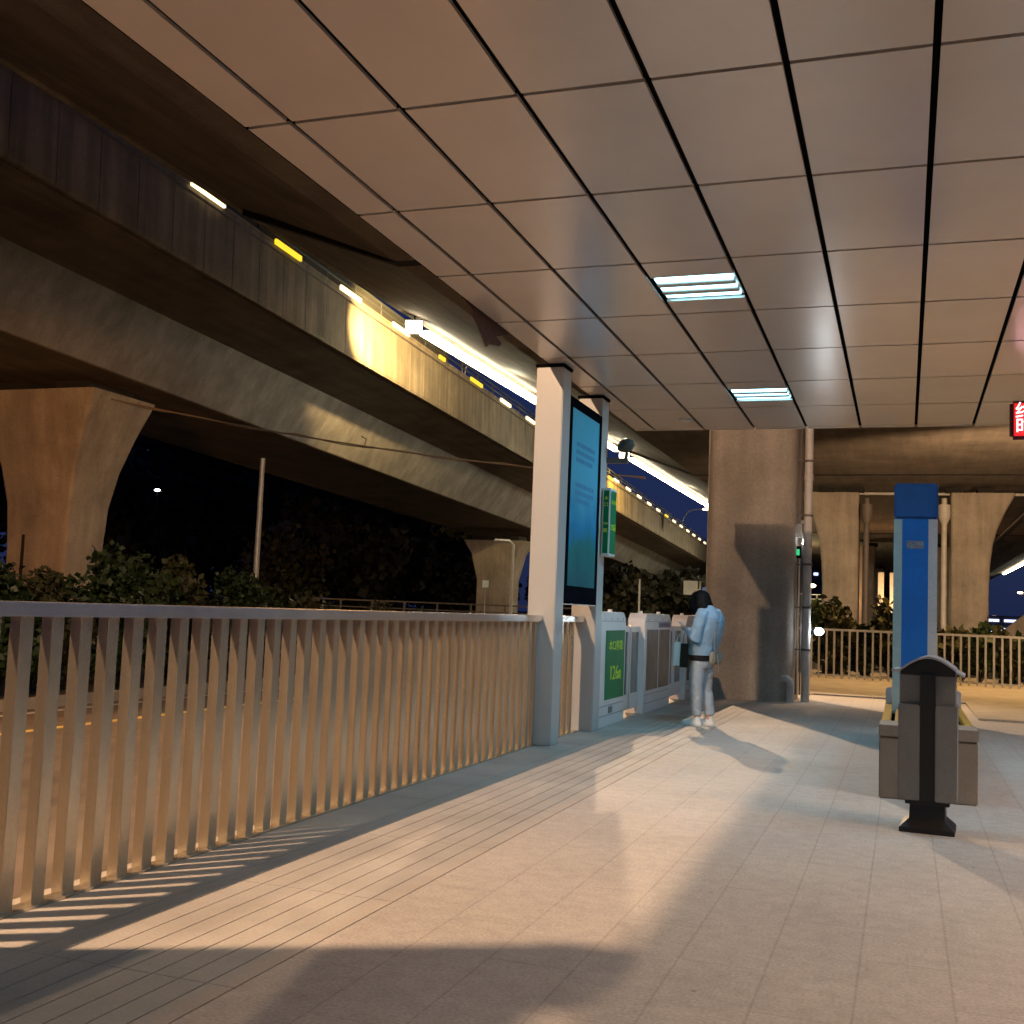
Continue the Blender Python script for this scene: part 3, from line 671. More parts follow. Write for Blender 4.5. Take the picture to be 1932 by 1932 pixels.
arc = [(-.215, 1.005), (-.17, 1.005)]+[(-.165+.33*i/12, 1.005+.09*math.sin(PI*(i/12)*.93+.05)) for i in range(13)]+[(.17, 1.008), (.215, .985)]
hood = [(x, z+.014) for x, z in arc]+[(x, z) for x, z in reversed(arc)]
MB().prism(hood, 'y', -.2, .2).build('hood', 'bin_light', bi)
und = [(x, z-.002) for x, z in arc[2:15]]+[(.16, .985), (-.16, .985)]
MB().prism(und, 'y', -.14, .15).build('hood_infill', 'bin_black', bi)

# ================================================================== MAIN PIER, PIPES
def rrect(cx, cy, wx, wy, r, n=6):
    P = []
    for (sx_, sy_, a0) in ((1, 1, 0), (-1, 1, PI/2), (-1, -1, PI), (1, -1, 1.5*PI)):
        for i in range(n+1):
            a = a0+PI/2*i/n; P.append((cx+sx_*(wx-r)+r*math.cos(a), cy+sy_*(wy-r)+r*math.sin(a)))
    return P
def pier(name, label, loc, secs, r=.25, group='concrete piers under the flyovers', m='pier', groove=False):
    t = thing(name, label, 'pier', loc, 0, group)
    MB().rings([[(x, y_, q[0]) for x, y_ in rrect(q[3] if len(q) > 3 else 0, 0, q[1], q[2], r)] for q in secs]).build('shaft', m, t, True)
    z, wx, wy = secs[-1][:3]
    MB().box(-wx*.75, -wx*.25, -wy*.7, wy*.7, z, z+.28).build('bearing', 'dark', t); MB().box(wx*.25, wx*.75, -wy*.7, wy*.7, z, z+.28).build('bearing', 'dark', t)
    return t
ZS = 8.02
pier('bridge_pier', 'massive brown concrete pier with rounded corners standing just behind the person', (-2.40, 19.1, 0), [(0, .72, .72), (5.2, .72, .72), (6.3, .85, .75), (7.7, 1.4, .8)], .26)
pier('bridge_pier', 'matching concrete pier out of view to the right of the canopy end', (3.2, 19.1, 0), [(0, .72, .72), (5.2, .72, .72), (6.3, .85, .75), (7.7, 1.4, .8)], .26)
def flare(h, w_, d, sg=1): return [(z, w_+e/2, d, sg*e/2) for z, e in ((-.6, 0), (h*.42, 0), (h*.56, .05), (h*.68, .16), (h*.78, .36), (h*.88, .68), (h*.96, 1.0), (h, 1.15))]
pier('bridge_pier', 'pale flared concrete pier beyond the far fence, left of the blue pillar', (-2.95, 57, 0), flare(7.6, .84, .9, -1), .15)
pier('bridge_pier', 'pale flared concrete pier beyond the far fence, right of the blue pillar', (2.85, 57, 0), flare(7.6, .84, .9, 1), .15)
for i, (x, yy) in enumerate(((-3.2, 96), (3.2, 96), (-3.2, 135), (3.2, 135))):
    pier('bridge_pier', 'distant concrete pier seen between the two flared piers', (x, yy, 0), flare(7.6, .9, .9, 1 if x > 0 else -1), .15)
for x, yy, lab in ((-1.75, 55.9, 'slim drain pipe down the right side of the left pale pier'), (1.72, 55.9, 'slim pale drain pipe with a hopper down the left side of the right pale pier')):
    t = thing('pier_drain', lab, 'pipe', (x, yy, -.1)); MB().tube([(0, 0, 0), (0, 0, 7.4)], .13, 10).build('pipe_run', 'pvc' if x > 0 else 'pipe_dark', t, True)
    MB().loft([(0, 0, 6.2, .14, .14), (0, 0, 6.5, .28, .25), (0, 0, 7.1, .28, .25)], 12).build('hopper', 'pvc' if x > 0 else 'pipe_dark', t, True)
ramp_pier = pier('ramp_pier', 'huge flared concrete pier at the left behind the shrubs, holding the lower ramp', (-21.9, 24.6, 0), [(-.6, 1.0, .75), (2.4, 1.0, .75), (3.6, 1.06, .80), (4.6, 1.25, .92), (5.6, 1.58, 1.1), (6.6, 2.0, 1.3)], .10)
MB().box(-.46, -.36, -.765, -.745, -.6, 4.4).build('drain_groove', 'dark', ramp_pier)
pier('ramp_pier', 'dark concrete pier of the ramp far behind the fence, beside the near white column', (-23.4, 64, 0), [(-.6, 1.1, .8), (3, 1.1, .8), (4.6, 1.5, .9), (5.4, 2.0, 1)], .1)
pier('ramp_pier', 'far ramp pier seen over the middle gate housing', (-24.9, 104, 0), [(-.6, 1.1, .8), (2.6, 1.1, .8), (3.8, 1.5, .9), (4.5, 2.0, 1)], .1)
dp = thing('drain_pipe', 'thick pale drain pipe strapped upright beside the big pier', 'pipe', (-1.50, 18.75, 0))
MB().tube([(0, 0, 0), (0, 0, 7.9)], .068, 16).build('pipe_run', 'pvc', dp, True)
for z in (.82, 1.5, 2.2, 3.0, 3.9):
    mb = MB(); mb.tube([(0, 0, z), (0, 0, z+.035)], .082, 16); mb.box(-.20, -.05, -.012, .012, z+.008, z+.028); mb.build('strap', 'pipe_dark', dp)
for z in (1.15, 3.6): MB().tube([(0, 0, z), (0, 0, z+.10)], .076, 16).build('coupling', 'pvc', dp, True)
ep = thing('elbow_pipe', 'short pale drain pipe with an elbow at the foot of the big pier', 'pipe', (-1.72, 18.36, 0))
MB().tube([(-.12, .06, .36), (-.03, 0, .37), (.01, 0, .34), (.02, 0, .28), (.02, 0, 0)], .058, 14).build('pipe_run', 'pvc', ep, True)
cp = thing('conduit', 'thin grey conduit running up the side of the big pier', 'pipe', (-1.66, 18.98, 0))
MB().tube([(0, -.1, .1), (0, -.1, 2.35)], .014, 8).build('conduit_run', 'pipe_dark', cp); MB().tube([(.06, -.1, .1), (.06, -.1, 7.8)], .012, 8).build('conduit_run', 'pipe_dark', cp)
ex = thing('exit_sign', 'tiny green lit box fixed on the conduit beside the big pier', 'sign', (-1.66, 18.82, 2.32))
MB().box(-.05, .05, -.02, .03, 0, .20, .004).build('case', 'rubber', ex); MB().box(-.03, .03, -.024, -.0205, .05, .15).build('face', E_EXIT, ex)
c2 = thing('bullet_camera', 'small white bullet camera with a lit lamp under it, beside the big pier', 'security camera', (-1.62, 18.86, 2.72))
MB().box(-.06, .02, -.03, .03, -.05, .16, .005).build('mount', 'pvc', c2); MB().tube([(.0, -.05, .19), (.12, .02, .24)], .03, 12).build('barrel', 'pvc', c2, True)
MB().loft([(.07, 0, -.16, .05, .05), (.07, 0, -.08, .03, .03), (.07, 0, -.03, .012, .012)], 12).build('lamp_lens', E_WHITE, c2, True)
wl = thing('wall_lamp', 'brilliant white lamp glaring beside the drain pipe at rail height', 'lamp', (-1.36, 18.9, 1.14))
MB().box(-.08, .0, -.03, .03, -.05, .05, .005).build('bracket', 'rubber', wl); MB().ball((.045, 0, 0), (.085, .05, .065), 14, 10).build('lens', E_WHITE, wl, True)
o = point('wall_lamp_light', (.1, -.1, 0), 14, (.8, .92, 1), .05); o.parent = wl

# ================================================================== FLYOVER (upper deck A)
fa = thing('flyover', 'huge dark concrete flyover deck passing overhead above the canopy', 'flyover', (0, 0, 0))
YA, YB = -30, 420
sec = [(-13.2, 9.44), (-9.5, ZS), (9.7, ZS), (13.4, 9.44), (13.4, 9.75), (-13.2, 9.75)]
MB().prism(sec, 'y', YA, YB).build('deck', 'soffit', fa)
for xa in (-13.33, 13.4):
    mb = MB()
    for i in range(0, 150): mb.box(xa, xa+.13, YA+3*i, YA+3*i+3, 9.42, 10.55)
    mb.build('edge_beam', 'parapet', fa)
MB().tube([(-13.40, YA, 9.72), (-13.40, YB, 9.72)], .05, 8).build('pipe_run', 'pipe_dark', fa); MB().tube([(-13.38, YA, 10.0), (-13.38, YB, 10.0)], .04, 8).build('pipe_run', 'pipe_dark', fa)
for yy in (19.4, 52.5, 87):
    mb = MB(); mb.prism([(-13.1, 9.26), (-9.55, 7.98), (9.7, 7.98), (13.3, 9.26), (13.3, 9.38), (9.7, 8.1), (-9.5, 8.1), (-13.1, 9.38)], 'y', yy, yy+.22)
    mb.build('expansion_joint', 'dark', fa)
# hanging drain lines under the deck
MB().tube([(6.2, 22, ZS-.35), (6.2, 140, ZS-.35)], .09, 8).build('pipe_run', 'pipe_dark', fa)
MB().tube([(-4.5, 56.5, 7.6), (7.5, 56.5, 7.55)], .07, 8).build('pipe_run', 'pvc', fa)
def strip(ya, yb, xx, label, sgn=1):
    t = thing('strip_light', label, 'strip light', (xx, ya, 9.12), 0, 'strip lights along the flyover edges')
    n = max(1, round((yb-ya)/2.4)); L_ = (yb-ya)/n
    mb = MB(); 
    for i in range(n): mb.box(-.17, .17, i*L_+.05, (i+1)*L_-.05, -.12, 0, .02)
    mb.build('lens', E_STRIP, t); MB().box(-.03, .03, 0, yb-ya, .003, .04).build('tray', 'pipe_dark', t)
    return t
strip(28.6, 39.3, -13.02, 'long blazing white strip light under the flyover edge, left of the near column')
strip(43.0, 51.5, -13.02, 'blazing strip light under the flyover edge, just right of the far column')
strip(54.5, 110, -13.02, 'strip light under the flyover edge running away towards the big pier')
strip(112, 172, 13.2, 'strip light under the right edge of the flyover, at the right of the picture')
def flood(loc, tgt, label, sc=1.0):
    t = thing('floodlight', label, 'floodlight', loc, 0, 'floodlights hung on the flyover edge')
    d = (Vector(tgt)-Vector(loc)).to_track_quat('-Z', 'Y').to_matrix().to_4x4() @ Matrix.Scale(sc, 4)
    MB().rings([[(sx_*a, sy_*a*.8, z) for sx_, sy_ in ((-1, -1), (1, -1), (1, 1), (-1, 1))] for a, z in ((.12, .16), (.2, .05), (.26, -.02), (.26, -.05))]).xf(d).build('housing', 'rubber', t)
    MB().box(-.23, .23, -.18, .18, -.065, -.052).xf(d).build('lens', E_FLOOD, t)
    MB().tube([(0, 0, .05), (0, 0, .35)], .025, 8).build('bracket', 'rubber', t); return t
flood((-13.0, 27.9, 9.05), (-11.2, 20, 5.5), 'glaring floodlight at the near end of the long strip light')
flood((-12.95, 40.0, 9.0), (-9, 20, 4), 'glaring floodlight just left of the near white column')
flood((-12.95, 52.6, 8.95), (-9, 30, 4), 'glaring floodlight right of the far column, above the street lamp')
flood((-12.9, 112, 8.9), (-9, 60, 4), 'small glaring floodlight beside the left edge of the big pier', 1.8)
flood((-5.58, 1.9, 7.62), (-3.2, 6, 0), 'floodlight under the flyover out of view above the fence')
flood((-7.2, 27.6, 7.95), (-2.2, 14, 0), 'floodlight under the flyover hidden above the canopy')
flood((2.5, 27, 7.85), (.2, 26, 0), 'floodlight under the flyover above the far plaza')

# ================================================================== LOWER RAMP (deck B)
DX, DZ = -.0364, -.0234
rb = thing('ramp_viaduct', 'lower concrete ramp viaduct curving away on the left with a panelled parapet', 'viaduct', (0, 0, 0))
def rp(x, z, yy): return (x+DX*(yy-20), yy, z+DZ*(yy-20))
def ext(pts, ya, yb):
    n = len(pts); m_ = MB()
    return m_.add([rp(x, z, ya) for x, z in pts]+[rp(x, z, yb) for x, z in pts], [tuple(range(n)), tuple(range(2*n-1, n-1, -1))]+[(i, (i+1) % n, n+(i+1) % n, n+i) for i in range(n)])
RA, RB_ = -25, 330
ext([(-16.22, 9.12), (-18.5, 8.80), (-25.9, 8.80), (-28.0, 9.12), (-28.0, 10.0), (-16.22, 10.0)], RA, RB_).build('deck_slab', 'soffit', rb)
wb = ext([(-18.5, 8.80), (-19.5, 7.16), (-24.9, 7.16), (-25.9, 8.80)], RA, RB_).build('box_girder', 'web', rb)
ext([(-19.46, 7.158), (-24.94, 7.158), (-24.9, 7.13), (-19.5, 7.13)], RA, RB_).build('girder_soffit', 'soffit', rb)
ext([(-16.2, 9.2), (-16.05, 9.2), (-16.05, 10.98), (-16.2, 10.98)], RA, RB_).build('parapet_core', 'dark', rb)
mb = MB(); n_ = 100; st = 1.298
for i in range(260):
    ya = 22.2-13*st*2+i*st; yb = ya+st-.022
    pts = [(-16.07, 9.14), (-15.93, 9.13), (-15.90, 9.22), (-15.96, 11.0), (-16.09, 11.0)]
    q = ext(pts, ya, yb); mb.add(q.v, q.f)
mb.build('parapet_panels', 'parapet', rb)
ext([(-16.25, 11.0), (-15.93, 11.0), (-15.93, 11.07), (-16.25, 11.07)], RA, RB_).build('coping', 'parapet', rb)
ra = MB()
for (dx_, z) in ((0, 11.42), (0, 11.62)):
    ra.tube([rp(-16.15, z, RA), rp(-16.15, z, RB_)], .035, 6)
for i in range(90):
    yy = -5+i*2.0; a = rp(-16.15, 11.05, yy); b_ = rp(-16.15, 11.64, yy); ra.tube([a, b_], .03, 6)
ra.build('guard_rail', 'cctv', rb)
ext([(-16.22, 11.07), (-16.16, 11.07), (-16.16, 11.68), (-16.22, 11.68)], RA, 39.5).build('sky_gap_cover', mat('sky_gap_dark', (.03, .026, .022), .85), rb)  # added dark strip covering the sky gap between parapet and flyover edge
MB().tube([rp(-15.87, 10.8, RA), rp(-15.87, 10.8, RB_)], .03, 6).build('cable_run', 'pipe_dark', rb)
descr = ['palest and nearest', 'strong yellow']
for kx in range(24):
    yy = 22.2+3.99*kx
    hot = kx in (1, 4, 5, 17); c_ = rp(-15.90, 11.06, yy)
    t = MB().add(ext([(-15.93, 10.98), (-15.86, 10.98), (-15.86, 11.12 if kx else 11.05), (-15.93, 11.12 if kx else 11.05)], yy-(.30 if kx == 4 else .72), yy+(.3 if kx == 4 else .72)).v,
                 [(0, 1, 2, 3), (7, 6, 5, 4), (0, 1, 5, 4), (1, 2, 6, 5), (2, 3, 7, 6), (3, 0, 4, 7)]).build('marker_light', E_AMBER if hot else E_PALE)
    t.location = (0, 0, 0)
    lab = {0: 'thin pale yellow marker light, leftmost on the ramp parapet', 1: 'bright solid yellow marker light on the ramp parapet', 2: 'white marker light on the parapet just before the glaring hot spot',
           3: 'white marker light on the parapet right of the floodlight', 4: 'very short amber marker light on the ramp parapet', 5: 'amber marker light on the ramp parapet near the double arm',
           6: 'white marker light on the parapet, second from the near column', 7: 'white marker light on the parapet next to the near column'}.get(kx, 'small marker light on the parapet between the far column and the big pier')
    tag(t, lab, 'marker light', 'marker lights along the ramp parapet' if kx < 8 else 'far marker lights along the ramp parapet')
def ramp_lamp(yy, lit, label, h=1.55, reach=1.9):
    b0 = Vector(rp(-16.35, 11.0, yy)); t = thing('ramp_lamp', label, 'street lamp', b0, 0, 'curved street lamps on the ramp')
    pts = [(0, 0, 0)]+[(reach*.45*(1-math.cos(a)), 0, h*math.sin(a)) for a in [PI/2*i/7 for i in range(1, 8)]]+[(reach*.8, 0, h*1.02)]
    MB().tube(pts, .05, 8).build('arm', 'bar_far', t, True)
    MB().ball((reach*.95, 0, h*1.02), (.42, .16, .11), 14, 8).build('lamp_head', E_STREET if lit else 'bar_far', t, True)
    return t
ramp_lamp(66, True, 'glowing orange street lamp on a curved arm just right of the far column')
ramp_lamp(101, True, 'small glowing street lamp on a curved arm beside the big pier', 1.9, 2.4)
spot('ramp_lamp_light', (-15.4, 67, 11.0), (-17.9, 71, 8.9), 6500, (1, .60, .10), 90, 1, .1)
dbl = thing('lamp_bracket', 'thin unlit double hooked bracket rising from the ramp parapet', 'bracket', rp(-16.3, 11.0, 41.6))
for s_ in (-.12, .12): MB().tube([(0, s_, 0), (.02, s_*1.4, .5), (.1, s_*1.9, .8), (.24, s_*2.1, .92)], .022, 6).build('hook', 'bar_far', dbl)
hp = thing('hanging_rag', 'dark strip hanging down the ramp parapet near the big pier', 'debris', rp(-15.86, 10.9, 88))
MB().add([(0, -.25, 0), (0, .25, .1), (0, .35, -.7), (0, .15, -1.35), (0, -.1, -1.0), (.03, -.25, 0), (.03, .25, .1), (.03, .35, -.7), (.03, .15, -1.35), (.03, -.1, -1.0)], [(0, 1, 2, 3, 4), (9, 8, 7, 6, 5), (0, 1, 6, 5), (1, 2, 7, 6), (2, 3, 8, 7), (3, 4, 9, 8), (4, 0, 5, 9)]).build('rag', 'dark', hp)
# overhead cable
cbt = []
A_, B_ = Vector((-20.3, 24, 6.5)), Vector((-6.2, 27.5, 4.75))
for i in range(25):
    f_ = i/24; p_ = A_.lerp(B_, f_); p_.z -= .55*4*f_*(1-f_)*.5; cbt.append(p_)
oc = thing('overhead_cable', 'slack twin cable slung from the left pier across to the white column', 'cable', (0, 0, 0))
MB().tube(cbt, .02, 6).build('strand', 'cable', oc); MB().tube([p_+Vector((0, .05, .05-.09*abs(math.sin(i*.7)))) for i, p_ in enumerate(cbt)], .014, 6).build('strand', 'cable', oc)
MB().tube([cbt[12], cbt[12]+Vector((.05, 0, .18)), cbt[12]+Vector((-.1, 0, .26))], .015, 6).build('loose_end', 'cable', oc)

# ================================================================== PLANTS
def leaves(centre, rad, n, ls, squash=1.0, clumps=14, asp=2.6):
    """leaf-sized quads scattered round many small clumps"""
    cl = RNG.normal(size=(clumps, 3)); cl /= np.linalg.norm(cl, axis=1)[:, None]; cl *= (RNG.uniform(.25, .85, clumps)**.6)[:, None]
    cl = cl*np.array(rad)
    idx = RNG.integers(0, clumps, n); r = RNG.normal(size=(n, 3)); r /= np.linalg.norm(r, axis=1)[:, None]
    p = cl[idx]+r*(RNG.uniform(.2, 1, n)**.5)[:, None]*np.array(rad)*.36+np.array(centre)
    a = RNG.normal(size=(n, 3)); a[:, 2] += .25; a /= np.linalg.norm(a, axis=1)[:, None]
    b_ = np.cross(a, RNG.normal(size=(n, 3))); b_ /= np.linalg.norm(b_, axis=1)[:, None]
    s_ = ls*RNG.uniform(.6, 1.3, n)[:, None]; nrm = np.cross(a, b_)
    v = np.stack([p, p+a*s_*.45+b_*s_/asp+nrm*s_*.08, p+a*s_, p+a*s_*.45-b_*s_/asp+nrm*s_*.08], 1).reshape(-1, 3)
    return v, cl+np.array(centre)
def leafmesh(name, v, m, parent):
    n = len(v)//4; me = bpy.data.meshes.new(name); me.vertices.add(len(v)); me.vertices.foreach_set('co', v.ravel())
    me.loops.add(4*n); me.loops.foreach_set('vertex_index', np.arange(4*n)); me.polygons.add(n)
    me.polygons.foreach_set('loop_start', np.arange(0, 4*n, 4)); me.polygons.foreach_set('loop_total', np.full(n, 4)); me.update(calc_edges=True)
    me.materials.append(M[m]); o = bpy.data.objects.new(name, me); COL.objects.link(o); o.parent = parent; return o
def shrub(x, yy, z0, h, rad, n, label, group, ls=.15, m='leaf_a'):
    t = thing('shrub', label, 'shrub', (x, yy, z0), 0, group)
    v, cl = leaves((0, 0, h*.55), (rad, rad, h*.5), n, ls); leafmesh('foliage', v, m, t)
    mb = MB()
    for c_ in cl[:9]: mb.tube([(0, 0, 0), tuple(c_*.5), tuple(c_)], [.02, .013, .006], 5)
    mb.build('stem', 'bark', t); return t
hts = {0: 1.75, 1: 1.8, 2: 1.95, 3: 2.05, 4: 2.25, 5: 2.15, 6: 2.2, 7: 1.7}
for i in range(20):
    yy = 9.8+1.25*i; h = hts.get(i-1, 1.45)+random.uniform(-.1, .1) if i < 10 else 1.25+random.uniform(-.1, .15)
    lab = 'bushy glossy shrub beyond the road, rising above the fence rail' if i < 9 else 'low shrub in the hedge beyond the road, seen through the fence bars'
    shrub(-12.3+random.uniform(-.25, .25), yy, -.2, h-.02, .85, 3200 if i < 9 else 1400, lab, 'tall shrubs beyond the road' if i < 9 else 'low hedge shrubs beyond the road', .125, 'leaf_a' if i % 3 else 'leaf_b')
rh = [1.35, 1.75, 2.0, 1.3, 1.9, 1.85, 1.35, 1.5, 1.25, 1.2, 1.3, 1.2]
for i in range(12):
    x = -2.9+.62*i*1.05; h = rh[i]
    shrub(x, 29.0+random.uniform(-.25, .25), -.1, h, .55, 1300, 'leafy shrub planted behind the far plaza fence', 'shrubs behind the far plaza fence', .19, 'leaf_a' if i % 2 else 'leaf_b')
def tree(x, yy, h, rad, label, group, n=6000, ls=.7, m='leaf_dark'):
    t = thing('tree', label, 'tree', (x, yy, -.6), random.uniform(0, 6), group)
    v, cl = leaves((0, 0, h*.52), (rad, rad, h*.5), n, ls, clumps=34, asp=2.0); leafmesh('crown', v, m, t)
    mb = MB(); mb.tube([(0, 0, 0), (.1, 0, h*.25), (0, .1, h*.5)], [h*.028, h*.022, h*.014], 8)
    for c_ in cl[:8]: mb.tube([(0, .05, h*.33), tuple((c_+np.array([0, 0, h*.4]))/2), tuple(c_)], [h*.012, h*.008, h*.003], 5)
    mb.build('trunk', 'bark', t)
for i, (x, yy, h, r_) in enumerate([(-66, 62, 14, 5), (-58, 66, 16, 6), (-52, 74, 17, 6), (-45, 70, 15, 5.5), (-40, 78, 17, 6), (-74, 54, 13, 5), (-49, 60, 11, 4.5), (-82, 60, 15, 6), (-62, 80, 18, 7), (-44, 92, 19, 7), (-37, 66, 10, 5), (-40, 96, 9, 5), (-55, 90, 20, 7), (-90, 76, 18, 7)]):
    tree(x, yy, h, r_, 'dark leafy tree in the night behind the road, below the ramp', 'dark trees behind the road')
for i, (x, yy, h, r_) in enumerate([(-22, 88, 5.6, 3.2), (-26.5, 94, 6, 3.4), (-18, 92, 5.4, 3.2), (-31, 104, 6.2, 3.8), (-23, 108, 6, 4), (-15, 104, 5.2, 3.4), (-35, 90, 6.2, 3.6)]):
    tree(x, yy, h, r_, 'low dark tree under the far end of the ramp, behind the gates', 'low dark trees under the far ramp', 2600, .5)
tree(-33.5, 56, 6.2, 2.6, 'small brownish tree catching orange light left of the near white column', None, 1800, .35, 'leaf_b')
point('lamp_park', (-30.5, 50, 4.2), 14, (1, .5, .2), .2)

# ================================================================== POLES, RAILINGS, FAR THINGS
p1 = thing('lamp_pole', 'bare pale tapering pole standing alone beyond the road, under the ramp', 'pole', (-13.2, 20.9, -.3))
MB().tube([(0, 0, 0), (0, 0, 4.65)], [.075, .052], 10).build('shaft', 'bar_far', p1, True)
p2 = thing('drain_pole', 'thin grey pipe with a bent top left of the near white column', 'pole', (-13.0, 37, -.3))
MB().tube([(-.7, 0, 4.0), (-.15, 0, 3.98), (0, 0, 3.85), (0, 0, 0)], .06, 8).build('shaft', 'pvc', p2, True)
p3 = thing('sign_post', 'little white sign on a thin post beyond the road', 'sign', (-15.5, 41, -.3))
MB().tube([(0, 0, 0), (0, 0, 2.4)], .03, 8).build('post', 'bar_far', p3); MB().box(-.12, .12, -.02, .02, 2.4, 2.68).build('plate', 'sign_white', p3)
p4 = thing('marker_post', 'thin white post beyond the gates, over the first gap', 'pole', (-8.2, 36, -.3))
MB().tube([(0, 0, 0), (0, 0, 2.75)], .035, 8).build('shaft', 'sign_white', p4)
rl = thing('far_railing', 'low dark railing with two thin rails far across the road on the left', 'railing', (-46, 57, 0), math.radians(-2))
MB().box(0, 30, -.03, .03, 1.42, 1.50).build('rail', 'pipe_dark', rl); MB().box(0, 30, -.03, .03, 1.05, 1.11).build('rail', 'pipe_dark', rl)
mb = MB()
for i in range(16): mb.box(i*2-.04, i*2+.04, -.04, .04, -.6, 1.5)
mb.build('posts', 'pipe_dark', rl)
# road sign cluster behind the gates
sgn = thing('road_sign', 'small white and blue road signs on a post between the gate and the person', 'sign', (-7.6, 44, -.3))
MB().tube([(0, 0, 0), (0, 0, 3.0)], .05, 8).build('post', 'bar_far', sgn); MB().box(-.65, -.1, -.03, .03, 2.45, 3.0).build('plate', 'sign_white', sgn)
MB().box(.1, 1.3, -.03, .03, 2.2, 2.75).build('plate', emis('blue_plate', (.08, .3, .6), .35), sgn)
# far plaza fence
ff = thing('plaza_fence', 'pale upright bar fence across the far plaza in front of the shrubs', 'fence', (0, 27.3, 0))
cnt = 0
for i in range(48):
    x = -2.25+.172*i
    if cnt < 60: MB().box(x, x+.045, -.02, .02, 0, 1.10).build('baluster', 'bar_far', ff); cnt += 1
MB().box(-2.35, 6.1, -.03, .03, 1.10, 1.15).build('top_rail', 'bar_far', ff); MB().box(-2.35, 6.1, -.018, .018, .06, .09).build('bottom_rail', 'bar_far', ff)
# sloping ramp wall on the right
sr = thing('sloping_ramp', 'tan sloping concrete ramp wall beyond the fence at the right edge', 'ramp', (0, 62, 0))
MB().prism([(4.3, -.6), (4.9, .1), (14, 8.2), (14, 9.3), (4.2, .75), (3.6, -.6)], 'y', 0, .4).build('wall', 'pier', sr)
MB().prism([(5.2, -.6), (14, 7.2), (14, -.6)], 'y', .5, .8).build('infill', 'dark', sr)
# footbridge at the left gap
fb = thing('footbridge', 'distant footbridge with a thin railing left of the pale pier', 'footbridge', (-12.5, 105, 0))
MB().box(0, 9, 0, 2, 1.9, 2.6).build('deck', mat('bridge_deck', (.5, .45, .25), .8), fb)
mb = MB()
for z in (2.95, 3.3, 3.7): mb.box(0, 9, -.04, .04, z, z+.07)
for i in range(10): mb.box(i-.04, i+.04, -.05, .05, 2.6, 3.75)
mb.build('railing', 'bar_far', fb)
point('footbridge_light', (-9, 100, 4.5), 900, (1, .8, .4), .3)
def far_lamp(x, yy, z, label, st=None, arm=.0, r=1.0):
    t = thing('far_street_lamp', label, 'street lamp', (x, yy, -.5))
    MB().tube([(0, 0, 0), (0, 0, z-.3), (arm, 0, z+.1)], .09*r, 6).build('pole', 'bar_far' if r > .9 else 'dark', t)
    MB().ball((arm*1.15, 0, z+.35 if r > .9 else z+.1), (.5*r, .3*r, .2*r), 12, 8).build('lamp_head', st or E_STREET, t, True)
far_lamp(-8.6, 112, 4.9, 'distant warm street lamp left of the pale pier')
far_lamp(14.0, 135, 7.0, 'distant bluish white lamp beside the right pale pier', emis('blue_white_lamp', (.45, .7, 1), 18))
far_lamp(22.8, 230, 8.4, 'distant warm street lamp above the sloping ramp at the right', E_STREET, -2.0)
far_lamp(-38.0, 50.0, 7.3, 'lone small white lamp in the dark right of the left pier', E_WHITE, 0, .36)
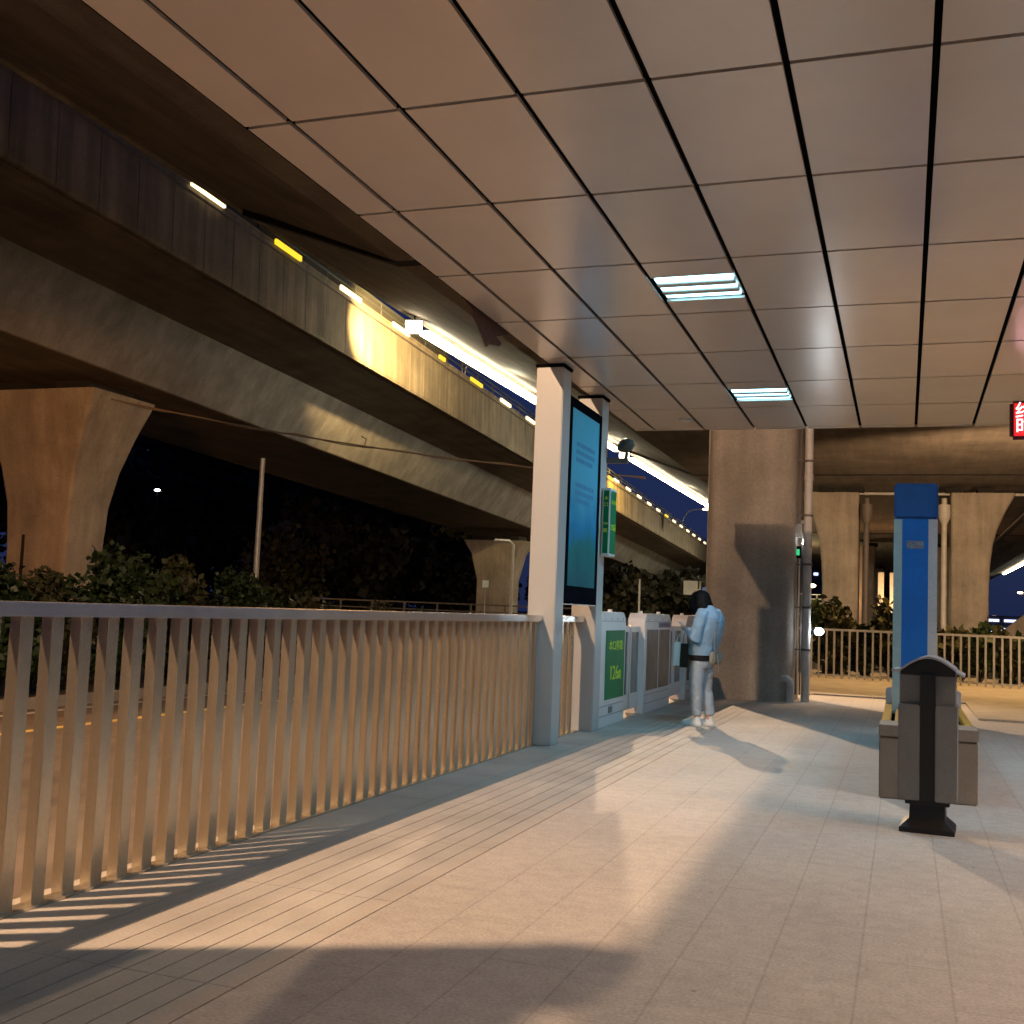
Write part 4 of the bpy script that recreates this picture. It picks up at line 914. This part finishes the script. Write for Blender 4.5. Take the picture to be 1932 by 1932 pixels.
# distant towers and low buildings
def tower(x, yy, w_, d, h, label, seed, cat='building'):
    rr = random.Random(seed); t = thing('tower', label, cat, (x, yy, -.6))
    MB().box(-w_/2, w_/2, 0, d, 0, h).build('wall', 'tower', t)
    mbs = [MB(), MB()]
    for zz in range(3, int(h), 4):
        for i in range(int(w_/3.5)):
            if rr.random() < .22: mbs[rr.random() < .3].box(-w_/2+1+i*3.5, -w_/2+2.6+i*3.5, -.3, -.05, zz, zz+1.0)
    if mbs[0].v: mbs[0].build('window', E_WIN, t)
    if mbs[1].v: mbs[1].build('window', E_WINW, t)
    return t
tower(62, 420, 30, 20, 62, 'tall dark tower with a few lit windows at the right edge', 3)
tower(92, 500, 34, 20, 26, 'lower dark block behind the tall tower', 5)
tower(36, 560, 26, 20, 8, 'low distant block with small lights beside the right pale pier', 8)
tower(-34, 430, 40, 20, 22, 'dim low block behind the footbridge', 9)
lb = thing('lit_building', 'long low building with white lit signs beyond the right pier', 'building', (14, 240, -.5))
MB().box(0, 34, 0, 10, 0, 4.4).build('wall', 'tower', lb)
mb = MB()
for i in range(9): mb.box(1+i*3.5, 3.6+i*3.5, -.3, -.05, 3.2, 3.7)
for i in range(9): mb.box(.5+i*3.5, 3.2+i*3.5, -.3, -.05, .9, 2.0)
mb.build('window', E_WIN, lb)
MB().box(9, 14.5, -.3, -.05, 4.7, 5.5).build('sign_board', E_WIN, lb)
# orange lit shed between the piers
ob = thing('stair_block', 'orange lit concrete uprights between the two pale piers', 'building', (-4.3, 84, -.5))
for i, (xa, xb) in enumerate(((0, .9), (1.1, 1.4))): MB().box(xa, xb, 0, .6, 0, 7.4).build('upright', 'pier', ob)
for i in range(3): MB().box(2.5+.8*i, 2.9+.8*i, .4, .6, 0, 5.5).build('pale_panel', 'sign_white', ob)
# car on the cross road
car = thing('car', 'dark red car with glowing tail lights behind the far fence at the right edge', 'car', (4.95, 37.5, -.12), 0)
MB().prism([(-2.1, .28), (2.1, .28), (2.15, .62), (2.0, .82), (1.0, .92), (-1.5, .96), (-2.1, .90)], 'x', -.85, .85).build('body', 'car', car, bevel=.06)
MB().rings([[(sx_*a, yq, z) for sx_, yq in ((-1, y0_), (1, y0_), (1, y1_), (-1, y1_))] for a, y0_, y1_, z in ((.80, -1.75, .95, .93), (.62, -1.25, .30, 1.40), (.58, -1.1, .2, 1.43))]).build('cabin', 'glass_dark', car, bevel=.03)
for sx_ in (-1, 1):
    for yq in (-1.35, 1.35):
        wv = MB().tube([(sx_*.72, yq, .31), (sx_*.88, yq, .31)], .31, 20).build('wheel', 'tyre', car, True)
    MB().box(sx_*.68-.13, sx_*.68+.13, -2.16, -2.10, .66, .80, .01).build('tail_light', E_TAIL, car)
